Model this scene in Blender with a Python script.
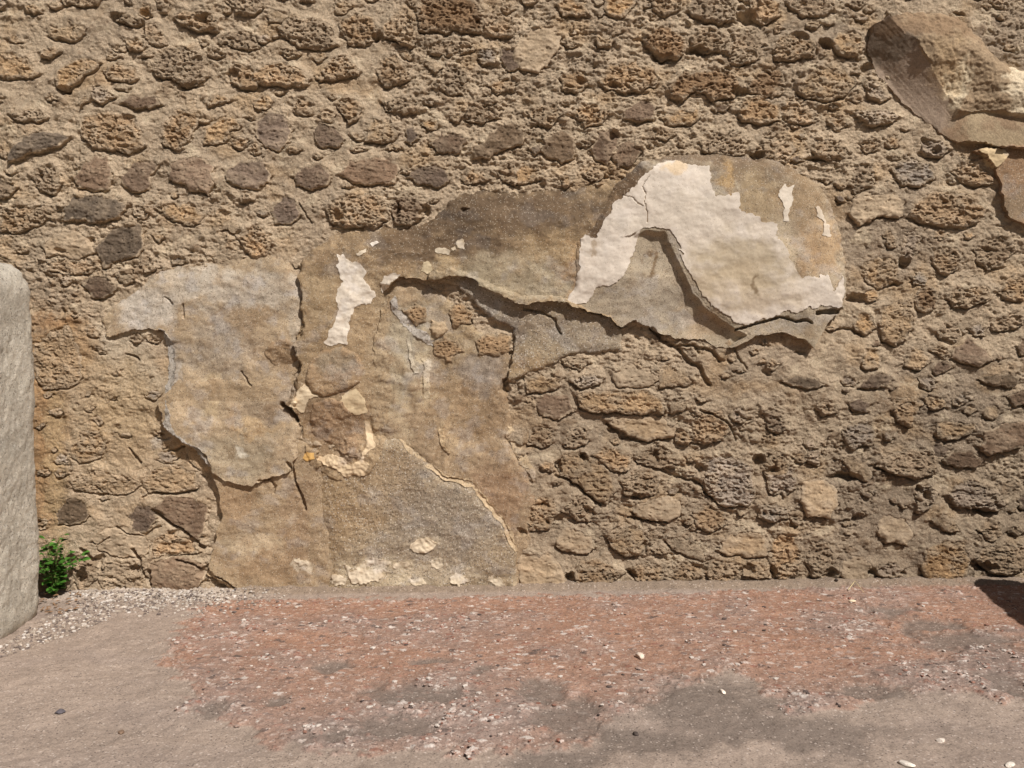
import bpy, math, random
import numpy as np

for o in list(bpy.data.objects):
    bpy.data.objects.remove(o)
S = bpy.context.scene
COL = S.collection
rnd = random.Random(7)
rng = np.random.default_rng(11)

# ------------------------------------------------------------------ camera, light, exposure
FPX, CH, CD, PITCH = 900.0, 0.84, 3.0, math.radians(3.0)
cam_d = bpy.data.cameras.new('camera')
cam_d.sensor_width = 36.0
cam_d.lens = FPX / 1024.0 * 36.0
cam_d.clip_start = 0.05
cam = bpy.data.objects.new('camera', cam_d)
COL.objects.link(cam)
cam.location = (0, -CD, CH)
cam.rotation_euler = (math.pi / 2 - PITCH, 0, 0)
S.camera = cam

SUN = np.array([0.70, -1.0, 1.40])
SUN = SUN / np.linalg.norm(SUN)
w = bpy.data.worlds.new('sky')
S.world = w
w.use_nodes = True
nt = w.node_tree
bg = nt.nodes['Background']
sky = nt.nodes.new('ShaderNodeTexSky')
sky.sky_type = 'NISHITA'
sky.sun_disc = False
sky.sun_elevation = math.asin(SUN[2])
sky.sun_rotation = math.atan2(SUN[0], SUN[1])
sky.dust_density = 2.5
sky.air_density = 1.0
nt.links.new(sky.outputs['Color'], bg.inputs['Color'])
bg.inputs['Strength'].default_value = 0.034
sl = bpy.data.lights.new('sun', 'SUN')
sl.energy = 4.9
sl.angle = math.radians(0.55)
sl.color = (1.0, 0.972, 0.962)
so = bpy.data.objects.new('sun', sl)
COL.objects.link(so)
from mathutils import Vector
so.rotation_euler = Vector(-SUN).to_track_quat('-Z', 'Y').to_euler()
so.location = Vector(SUN * 8)
vs = S.view_settings
vs.view_transform = 'Standard'
vs.look = 'None'
vs.gamma = 1.0
vs.use_curve_mapping = False
vs.exposure = 0.06

# ------------------------------------------------------------------ numeric helpers
def lin(c):
    c = np.asarray(c, float) / 255.0
    return np.where(c <= 0.04045, c / 12.92, ((c + 0.055) / 1.055) ** 2.4)

def sstep(a, b, x):
    t = np.clip((x - a) / (b - a), 0, 1)
    return t * t * (3 - 2 * t)

def hsh(ix, iy, seed):
    h = (ix.astype(np.int64) * 374761393 + iy.astype(np.int64) * 668265263 + seed * 974711) & 0xFFFFFFFF
    h = ((h ^ (h >> 13)) * 1274126177) & 0xFFFFFFFF
    h = ((h ^ (h >> 16)) * 2246822519) & 0xFFFFFFFF
    return ((h ^ (h >> 15)) & 0xFFFFFF) / float(0x1000000)

def perlin(x, y, seed=0):
    ix, iy = np.floor(x), np.floor(y)
    fx, fy = x - ix, y - iy
    ix, iy = ix.astype(np.int64), iy.astype(np.int64)
    def g(dx, dy):
        a = hsh(ix + dx, iy + dy, seed) * (2 * math.pi)
        return np.cos(a) * (fx - dx) + np.sin(a) * (fy - dy)
    u = fx * fx * fx * (fx * (fx * 6 - 15) + 10)
    v = fy * fy * fy * (fy * (fy * 6 - 15) + 10)
    a = g(0, 0) * (1 - u) + g(1, 0) * u
    b = g(0, 1) * (1 - u) + g(1, 1) * u
    return 1.5 * (a * (1 - v) + b * v)

def fbm(x, y, n, seed=0, gain=0.5):
    s, amp, f = 0, 1.0, 1.0
    for i in range(n):
        s = s + amp * perlin(x * f, y * f, seed + i * 17)
        amp *= gain
        f *= 2.03
    return s

def worley(x, y, seed=0):
    """distance to the nearest and second nearest feature point, and a random number of the nearest cell"""
    ix, iy = np.floor(x).astype(np.int64), np.floor(y).astype(np.int64)
    d1 = np.full(x.shape, 9.0); d2 = np.full(x.shape, 9.0); idv = np.zeros(x.shape)
    for dx in (-1, 0, 1):
        for dy in (-1, 0, 1):
            cx, cy = ix + dx, iy + dy
            px = cx + hsh(cx, cy, seed); py = cy + hsh(cx, cy, seed + 5)
            d = np.hypot(px - x, py - y)
            near = d < d1
            d2 = np.where(near, d1, np.minimum(d2, d))
            idv = np.where(near, hsh(cx, cy, seed + 9), idv)
            d1 = np.where(near, d, d1)
    return d1, d2, idv

def PX(px, py):
    """a point of the photograph on the wall's plane y = 0"""
    u, v = (px - 512) / FPX, (384 - py) / FPX
    dy = math.cos(PITCH) + v * math.sin(PITCH)
    dz = -math.sin(PITCH) + v * math.cos(PITCH)
    t = CD / dy
    return u * t, CH + dz * t

def FLOORPT(px, py):
    u, v = (px - 512) / FPX, (384 - py) / FPX
    dy = math.cos(PITCH) + v * math.sin(PITCH)
    dz = -math.sin(PITCH) + v * math.cos(PITCH)
    # floor plane z = 0.012 * x
    t = CH / (0.012 * u - dz)
    return u * t, -CD + dy * t

def poly(pts):
    return np.array([PX(a, b) for a, b in pts])

def segdist(P, X, Z, closed=True):
    best = np.full(X.shape, 1e9)
    n = len(P)
    for i in range(n if closed else n - 1):
        a, b = P[i], P[(i + 1) % n]
        e = b - a
        L = max(e @ e, 1e-12)
        t = np.clip(((X - a[0]) * e[0] + (Z - a[1]) * e[1]) / L, 0, 1)
        d = (X - a[0] - t * e[0]) ** 2 + (Z - a[1] - t * e[1]) ** 2
        best = np.minimum(best, d)
    return np.sqrt(best)

def sdf(P, X, Z):
    """signed distance to a polygon, positive inside"""
    d = segdist(P, X, Z)
    ins = np.zeros(X.shape, bool)
    n = len(P)
    for i in range(n):
        a, b = P[i], P[(i + 1) % n]
        if a[1] == b[1]:
            continue
        c = ((a[1] > Z) != (b[1] > Z)) & (X < (b[0] - a[0]) * (Z - a[1]) / (b[1] - a[1]) + a[0])
        ins ^= c
    return np.where(ins, d, -d)

def mixc(a, b, t):
    return a + (b - a) * t[..., None]

# ------------------------------------------------------------------ mesh helpers
def mesh_obj(name, co, faces, mat, parent=None, col=None, smooth=True, sharp=None):
    me = bpy.data.meshes.new(name)
    co = np.ascontiguousarray(co, dtype=np.float32)
    q = np.ascontiguousarray(faces, dtype=np.int32)
    k = q.shape[1]
    me.vertices.add(len(co))
    me.vertices.foreach_set('co', co.ravel())
    me.loops.add(q.size)
    me.loops.foreach_set('vertex_index', q.ravel())
    me.polygons.add(len(q))
    me.polygons.foreach_set('loop_start', np.arange(0, q.size, k, dtype=np.int32))
    try:
        me.polygons.foreach_set('loop_total', np.full(len(q), k, dtype=np.int32))
    except Exception:
        pass
    me.update(calc_edges=True)
    if col is not None:
        at = me.color_attributes.new('Col', 'FLOAT_COLOR', 'POINT')
        c4 = np.ones((len(co), 4), np.float32)
        c4[:, :3] = col
        at.data.foreach_set('color', c4.ravel())
    me.polygons.foreach_set('use_smooth', np.full(len(q), smooth, dtype=bool))
    if smooth and sharp:
        me.set_sharp_from_angle(angle=math.radians(sharp))
    me.materials.append(mat)
    o = bpy.data.objects.new(name, me)
    COL.objects.link(o)
    if parent:
        o.parent = parent
    return o

def tag(o, label=None, cat=None, group=None, kind=None):
    for k, v in (('label', label), ('category', cat), ('group', group), ('kind', kind)):
        if v:
            o[k] = v
    return o

def empty(name, loc, label, cat):
    o = bpy.data.objects.new(name, None)
    o.empty_display_size = 0.05
    COL.objects.link(o)
    o.location = loc
    return tag(o, label, cat)

def adopt(o, parent):
    o.parent = parent
    o.location = -parent.location
    return o

# ------------------------------------------------------------------ materials
def stone_mat(name, specks=(), bump=((60, 0.5, 0.004),), rough=0.95, mottling=((9, 0.18), (45, 0.22)), grain=(420, 0.42)):
    """the object's own colour, broken up by noise at several sizes, with grains and a fine bump"""
    m = bpy.data.materials.new(name)
    m.use_nodes = True
    n, l = m.node_tree.nodes, m.node_tree.links
    b = n['Principled BSDF']
    b.inputs['Roughness'].default_value = rough
    b.inputs['Specular IOR Level'].default_value = 0.15
    tc = n.new('ShaderNodeTexCoord')
    at = n.new('ShaderNodeAttribute'); at.attribute_name = 'Col'
    cur = at.outputs['Color']
    for sc, amt in tuple(mottling) + (grain,):
        t = n.new('ShaderNodeTexNoise'); t.inputs['Scale'].default_value = sc; t.inputs['Detail'].default_value = 4
        t.inputs['Roughness'].default_value = 0.65
        l.new(tc.outputs['Object'], t.inputs['Vector'])
        mr = n.new('ShaderNodeMapRange'); mr.inputs['From Min'].default_value = 0.25; mr.inputs['From Max'].default_value = 0.75
        mr.inputs['To Min'].default_value = 1 - amt; mr.inputs['To Max'].default_value = 1 + amt
        l.new(t.outputs['Fac'], mr.inputs['Value'])
        mx = n.new('ShaderNodeMix'); mx.data_type = 'RGBA'; mx.blend_type = 'MULTIPLY'; mx.inputs['Factor'].default_value = 1
        l.new(cur, mx.inputs['A']); l.new(mr.outputs['Result'], mx.inputs['B'])
        cur = mx.outputs['Result']
    for sc, thr, colr, amt in specks:
        v = n.new('ShaderNodeTexVoronoi'); v.inputs['Scale'].default_value = sc
        l.new(tc.outputs['Object'], v.inputs['Vector'])
        sep = n.new('ShaderNodeSeparateColor'); l.new(v.outputs['Color'], sep.inputs['Color'])
        ma = n.new('ShaderNodeMath'); ma.operation = 'LESS_THAN'; ma.inputs[1].default_value = thr
        l.new(sep.outputs['Red'], ma.inputs[0])
        mc = n.new('ShaderNodeMath'); mc.operation = 'LESS_THAN'; mc.inputs[1].default_value = 0.42
        l.new(v.outputs['Distance'], mc.inputs[0])
        mm = n.new('ShaderNodeMath'); mm.operation = 'MULTIPLY'; l.new(ma.outputs[0], mm.inputs[0]); l.new(mc.outputs[0], mm.inputs[1])
        ms = n.new('ShaderNodeMath'); ms.operation = 'MULTIPLY'; ms.inputs[1].default_value = amt; l.new(mm.outputs[0], ms.inputs[0])
        mx = n.new('ShaderNodeMix'); mx.data_type = 'RGBA'
        l.new(ms.outputs[0], mx.inputs['Factor']); l.new(cur, mx.inputs['A'])
        c = lin(colr); mx.inputs['B'].default_value = (c[0], c[1], c[2], 1)
        cur = mx.outputs['Result']
    l.new(cur, b.inputs['Base Color'])
    nrm = None
    for sc, st, dist in bump:
        t = n.new('ShaderNodeTexNoise'); t.inputs['Scale'].default_value = sc; t.inputs['Detail'].default_value = 6
        t.inputs['Roughness'].default_value = 0.7
        l.new(tc.outputs['Object'], t.inputs['Vector'])
        bp = n.new('ShaderNodeBump'); bp.inputs['Strength'].default_value = st; bp.inputs['Distance'].default_value = dist
        l.new(t.outputs['Fac'], bp.inputs['Height'])
        if nrm:
            l.new(nrm, bp.inputs['Normal'])
        nrm = bp.outputs['Normal']
    if nrm:
        l.new(nrm, b.inputs['Normal'])
    return m

M = {}
M['mortar'] = stone_mat('lime_mortar', specks=((260, 0.10, (205, 190, 165), 0.5), (230, 0.08, (90, 76, 62), 0.5)), bump=((110, 0.8, 0.008), (300, 0.7, 0.003)))
M['T'] = stone_mat('porous_tufa', specks=((240, 0.12, (80, 62, 44), 0.55),), bump=((120, 0.9, 0.010), (330, 0.7, 0.003)), mottling=((14, 0.25), (60, 0.3)))
M['D'] = stone_mat('dark_lava_stone', specks=((250, 0.10, (70, 58, 48), 0.5), (300, 0.08, (165, 150, 132), 0.4)), bump=((110, 0.5, 0.004), (350, 0.5, 0.0015)))
M['B'] = stone_mat('smooth_limestone', bump=((60, 0.4, 0.004), (300, 0.4, 0.001)))
M['plaster'] = stone_mat('coarse_plaster', specks=((240, 0.18, (204, 190, 168), 0.42), (225, 0.18, (82, 69, 56), 0.55)), bump=((120, 0.5, 0.004), (380, 0.7, 0.002)), mottling=((7, 0.14), (40, 0.16)))
M['ledge'] = stone_mat('weathered_ledge_plaster', bump=((120, 0.6, 0.004), (380, 0.6, 0.002)), mottling=((8, 0.12), (90, 0.22)))
M['granular'] = stone_mat('granular_plaster', specks=((200, 0.24, (208, 196, 178), 0.7), (190, 0.24, (76, 66, 57), 0.6)), bump=((200, 0.8, 0.004), (400, 0.6, 0.0016)), mottling=((8, 0.12), (50, 0.14)))
M['white'] = stone_mat('white_lime_finish', specks=((330, 0.06, (140, 124, 104), 0.5),), bump=((40, 0.08, 0.002), (350, 0.25, 0.0008)), mottling=((6, 0.06), (30, 0.08)), grain=(420, 0.12))
M['floor'] = stone_mat('worn_mortar_floor', grain=(260, 0.4), specks=((170, 0.10, (200, 184, 170), 0.5), (190, 0.12, (74, 62, 55), 0.6)), bump=((90, 0.5, 0.004), (350, 0.5, 0.0015)), mottling=((5, 0.10), (30, 0.16)))
M['slab'] = stone_mat('pale_pitted_stone', specks=((160, 0.16, (118, 108, 96), 0.6), (120, 0.2, (214, 206, 192), 0.5)), bump=((60, 0.8, 0.010), (180, 0.8, 0.005)), mottling=((8, 0.10), (40, 0.22)))

def flat_mat(name, c, rough=0.6, var=0.25, sc=60, trans=0.0):
    m = bpy.data.materials.new(name)
    m.use_nodes = True
    n, l = m.node_tree.nodes, m.node_tree.links
    b = n['Principled BSDF']; b.inputs['Roughness'].default_value = rough; b.inputs['Specular IOR Level'].default_value = 0.3
    tc = n.new('ShaderNodeTexCoord'); t = n.new('ShaderNodeTexNoise'); t.inputs['Scale'].default_value = sc
    l.new(tc.outputs['Object'], t.inputs['Vector'])
    r = n.new('ShaderNodeValToRGB'); c = lin(c)
    r.color_ramp.elements[0].color = (*(c * (1 - var)), 1); r.color_ramp.elements[1].color = (*np.clip(c * (1 + var), 0, 1), 1)
    r.color_ramp.elements[0].position = 0.3; r.color_ramp.elements[1].position = 0.7
    l.new(t.outputs['Fac'], r.inputs['Fac']); l.new(r.outputs['Color'], b.inputs['Base Color'])
    return m
M['leaf'] = flat_mat('fresh_green_leaf', (64, 104, 34), 0.5, 0.45, 70)
M['stem'] = flat_mat('green_stem', (105, 115, 60), 0.6)
M['straw'] = flat_mat('dry_straw', (205, 185, 140), 0.7, 0.1)
M['dead'] = flat_mat('dry_brown_leaf', (128, 98, 70), 0.8, 0.4)

# ------------------------------------------------------------------ the wall's relief on one fine grid
STEP = 0.0025
PXS = 0.0033        # one pixel of the photograph on the wall, in metres
GX = np.arange(-2.2, 2.2, STEP)
GZ = np.arange(-0.06, 2.12, STEP)
X, Z = np.meshgrid(GX, GZ)
U0 = fbm(X / 0.62, Z / 0.5, 2, 3)
N1 = fbm(X / 0.13, Z / 0.10, 3, 21)
N2 = fbm(X / 0.034, Z / 0.027, 3, 41)
N3 = fbm(X / 0.011, Z / 0.010, 2, 61)
LAY = fbm(X / 0.075, (Z + 0.1 * X) / 0.017, 3, 71)          # bedded look of the tufa
W1, W1b, WID = worley((X + .004 * N2 + .003 * N3) / 0.014, (Z + .003 * N3 - .003 * N2) / 0.0095, 81)
W2, W2b, W2I = worley(X / 0.042, Z / 0.034, 91)
WX = 0.006 * perlin(X / 0.034, Z / 0.034, 101) + 0.0028 * perlin(X / 0.011, Z / 0.011, 102)
WZ = 0.006 * perlin(X / 0.034, Z / 0.034, 103) + 0.0028 * perlin(X / 0.011, Z / 0.011, 104)
PITS = sstep(0, .7, np.clip(1 - W1 / 0.42, 0, 1)) * (WID > 0.35)
W3, W3b, W3I = worley((X + WX + .007 * N2 + .004 * N3) / 0.027, (Z + WZ - .005 * N2 + .003 * N3) / 0.017, 95)
BIGPITS = sstep(0, .6, np.clip(1 - W3 / 0.40, 0, 1)) * (W3I > 0.5)
CRUMB = 0.5 - np.abs(perlin((X + WX) / 0.026, (Z + 0.25 * X + WZ) / 0.017, 121)) * 1.6 + 0.4 * (0.5 - np.abs(perlin(X / 0.012, Z / 0.010, 122)) * 1.6)
WX = WX + 0.007 * perlin(X / 0.07, Z / 0.07, 105)
WZ = WZ + 0.007 * perlin(X / 0.07, Z / 0.07, 106)
LEVEL = 0.010 * U0
def zmask(px, py, rx, ry, a=.7, b=1.3):
    cx, cz = PX(px, py)
    return 1 - sstep(a, b, np.hypot((X - cx) / (rx * .0033), (Z - cz) / (ry * .0033)))
lumps = np.clip(1 - W2 / 0.55, 0, 1) * (W2I > 0.45)
rough_zone = sstep(-0.45, 0.35, fbm(X / 0.4, Z / 0.3, 2, 111)) * (1 - .75 * zmask(120, 470, 110, 150)) * (1 - .6 * zmask(150, 80, 220, 90)) * (1 - .5 * zmask(940, 300, 110, 180))
BULGE = .014 * zmask(715, 376, 135, 44, .5, 1.3)
rough_zone = np.maximum(rough_zone, zmask(600, 90, 160, 110)) * (1 - .9 * zmask(48, 440, 22, 130))
STAND = .72 + .35 * sstep(-0.1, 0.3, X) * (1 - sstep(.55, .9, Z)) + .15 * sstep(.9, 1.2, Z) - .35 * zmask(120, 470, 110, 150)
HM = (LEVEL + BULGE + 0.0075 * N1 + (0.0022 + 0.0022 * rough_zone) * N2 + 0.0013 * N3
      + 0.008 * lumps * (.3 + .7 * rough_zone) - 0.004 * PITS * (.2 + .8 * rough_zone)
      + 0.0034 * CRUMB * (.25 + .75 * rough_zone) - 0.008 * BIGPITS * sstep(.05, .3, N1) * (.3 + .7 * rough_zone) + .003 * LAY * rough_zone)

# holes and cracks, cut into whatever covers the wall there
CUT = np.zeros_like(X)
HOLES = '''201,17,5,4,2.5 583,457,4,4,3 636,497,6,3,2 570,577,4,5,4 632,574,5,4,3 758,460,4,7,3 846,477,14,4,3 825,46,5,5,4 748,18,8,6,3
736,91,6,4,3 829,574,6,5,3 771,571,4,7,3 984,567,10,5,3 339,217,3,5,2.5 398,211,3,5,3 426,210,4,4,3 42,178,3,4,2 697,51,9,3,2.5 855,299,9,5,3
904,264,5,6,3 895,285,5,3,2.5 985,512,8,4,3 700,471,5,6,2.5 134,569,5,4,3 97,561,6,5,2.5 205,572,6,5,2.5 505,386,5,6,2.5 903,573,4,3,2 870,571,3,5,2.5
748,569,5,5,2.5 700,569,6,5,2 115,19,7,4,2 141,26,4,6,2 145,13,5,3,2 65,91,6,3,2 188,86,9,3,2 232,76,6,4,2 130,120,7,5,1.5 375,36,5,4,2.5 660,57,6,3,2
745,90,5,4,2.5 812,160,9,2,2 756,156,5,4,2.5 615,136,5,5,2 613,87,7,3,2 580,80,5,3,1.5 540,144,4,3,2 925,142,5,3,2 935,150,4,3,2 797,36,6,5,2 800,40,5,4,2
886,20,3,6,2 866,68,5,5,3 918,489,4,4,3 925,495,4,4,2.5 855,521,4,3,2 783,493,4,5,2 772,470,4,4,2 846,521,3,2,2 558,465,3,5,2 645,545,4,4,2 590,512,3,4,2
610,432,4,3,2 622,437,4,3,2 655,455,4,5,2 676,475,4,3,2 560,520,4,4,1.5 522,532,4,4,2 540,505,6,3,1.5 175,534,8,3,1.5 192,541,5,3,2 150,575,3,6,2.5
100,495,6,2,1.2 60,252,5,3,1.2 90,240,5,4,1.5 465,210,4,3,1.5 700,350,4,3,1.5 720,360,4,3,1.5 765,372,4,3,1.5 800,352,6,2,1.5 455,318,4,4,2 470,322,4,3,2'''
for tok in HOLES.split():
    a, b, rx, ry, dp = map(float, tok.split(','))
    cx, cz = PX(a, b)
    q = np.hypot((X + 1.3 * WX - cx) / (rx * PXS * 1.02), (Z + 1.3 * WZ - cz) / (ry * PXS * 1.02))
    CUT = np.maximum(CUT, dp * 0.01 * np.clip(1.25 - q, 0, 1) ** 0.6)
CRACKS = '''2.0 1.6 290,462 295,475 297,482 302,495 306,508
1.2 1.0 262,480 272,479 277,484 276,492
1.6 2.5 735,330 748,325 760,321 775,318 790,320 806,322
2.8 3.5 814,312 824,313 836,311
1.3 1.2 735,347 737,357 745,367
2.6 2.2 665,342 678,348 686,360 698,368 708,384
2.0 2.0 652,328 660,340 672,347 695,345 712,352 720,362
1.4 1.4 525,309 545,314 556,322 561,334
1.6 1.6 838,329 850,328 862,337
1.0 1.0 243,370 250,380 254,385
1.0 1.0 185,305 187,318
1.0 1.0 165,298 174,305
1.2 1.4 125,354 135,357 140,360
1.2 1.6 168,452 182,447
1.2 1.0 460,160 470,164
3.4 3.4 285,404 292,409 298,420
3.4 3.4 291,408 297,418
2.2 2.2 153,510 162,518 174,526 190,537 203,548
2.0 2.2 82,548 88,556 97,561 101,572
2.0 2.2 132,550 140,560 143,575 152,583
1.4 1.6 177,560 205,570 222,577 243,592
4.5 1.6 206,568 216,580 230,588
1.2 1.2 115,527 128,534 145,535 160,526
1.0 1.0 97,545 110,537
1.6 1.6 155,494 175,493 195,490
1.2 1.2 95,485 102,492
1.4 1.4 128,448 140,463
1.6 1.6 607,425 620,436 640,441
1.6 1.6 660,470 700,484 712,500
1.4 1.4 700,410 725,420 735,440
1.4 1.4 555,475 580,486 600,506
1.3 1.3 628,517 648,520 667,522
1.0 1.2 300,205 307,215 312,222
0.5 0.5 622,196 632,200 641,209
0.5 0.5 648,178 641,187 644,200 643,212 645,224'''
for row in CRACKS.splitlines():
    t = row.split()
    wd, dp = float(t[0]) * PXS * 0.62, float(t[1]) * 0.01
    P = poly([tuple(map(float, s.split(','))) for s in t[2:]])
    lo, hi = P.min(0) - 0.05, P.max(0) + 0.05
    i0, i1 = np.searchsorted(GZ, (lo[1], hi[1])); j0, j1 = np.searchsorted(GX, (lo[0], hi[0]))
    sl_ = np.s_[i0:i1, j0:j1]
    d = segdist(P, X[sl_] + 0.8 * WX[sl_], Z[sl_] + 0.8 * WZ[sl_], closed=False)
    CUT[sl_] = np.maximum(CUT[sl_], dp * np.clip(1.6 - d / wd, 0, 1) ** 0.7)

def window(P, pad=0.03):
    lo, hi = P.min(0) - pad, P.max(0) + pad
    i0, i1 = np.searchsorted(GZ, (lo[1], hi[1])); j0, j1 = np.searchsorted(GX, (lo[0], hi[0]))
    return np.s_[max(i0, 1):min(i1, len(GZ) - 1), max(j0, 1):min(j1, len(GX) - 1)]

def plate_mesh(sl_, d, front, col, back=-0.012):
    """a solid piece with the outline d = 0: its front is a relief, its sides run back into the wall"""
    xs, zs = X[sl_].copy(), Z[sl_].copy()
    gz, gx = np.gradient(d, STEP)
    d = np.where(np.abs(d) < 1e-7, -1e-7, d)
    g2 = np.maximum(gx * gx + gz * gz, 0.25)
    mv = (d <= 0)
    k = np.where(mv, -d / g2, 0)
    k = np.clip(k, 0, STEP * 1.5)
    xs += k * gx; zs += k * gz
    ins = ~mv
    cell = ins[:-1, :-1] | ins[1:, :-1] | ins[:-1, 1:] | ins[1:, 1:]
    idx = np.arange(d.size).reshape(d.shape)
    a, b, c, e = idx[:-1, :-1][cell], idx[:-1, 1:][cell], idx[1:, 1:][cell], idx[1:, :-1][cell]
    F = np.stack([a, b, c, e], 1)
    if len(F) == 0:
        return None
    E = np.concatenate([F[:, [0, 1]], F[:, [1, 2]], F[:, [2, 3]], F[:, [3, 0]]])
    key = np.minimum(E[:, 0], E[:, 1]) * d.size + np.maximum(E[:, 0], E[:, 1])
    u, first, cnt = np.unique(key, return_index=True, return_counts=True)
    BE = E[first[cnt == 1]]
    used = np.unique(F)
    remap = np.full(d.size, -1); remap[used] = np.arange(len(used))
    co = np.stack([xs.ravel()[used], -front.ravel()[used], zs.ravel()[used]], 1)
    cl = col.reshape(-1, 3)[used]
    bv = np.unique(BE)
    bmap = np.full(d.size, -1); bmap[bv] = np.arange(len(bv)) + len(used)
    bco = np.stack([xs.ravel()[bv], np.full(len(bv), -back), zs.ravel()[bv]], 1)
    bco[:, 1] = np.maximum(bco[:, 1], -front.ravel()[bv] + 0.004)
    F2 = np.stack([remap[BE[:, 1]], remap[BE[:, 0]], bmap[BE[:, 0]], bmap[BE[:, 1]]], 1)
    co = np.concatenate([co, bco]); cl = np.concatenate([cl, col.reshape(-1, 3)[bv]])
    return co, np.concatenate([remap[F], F2]), cl

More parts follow.
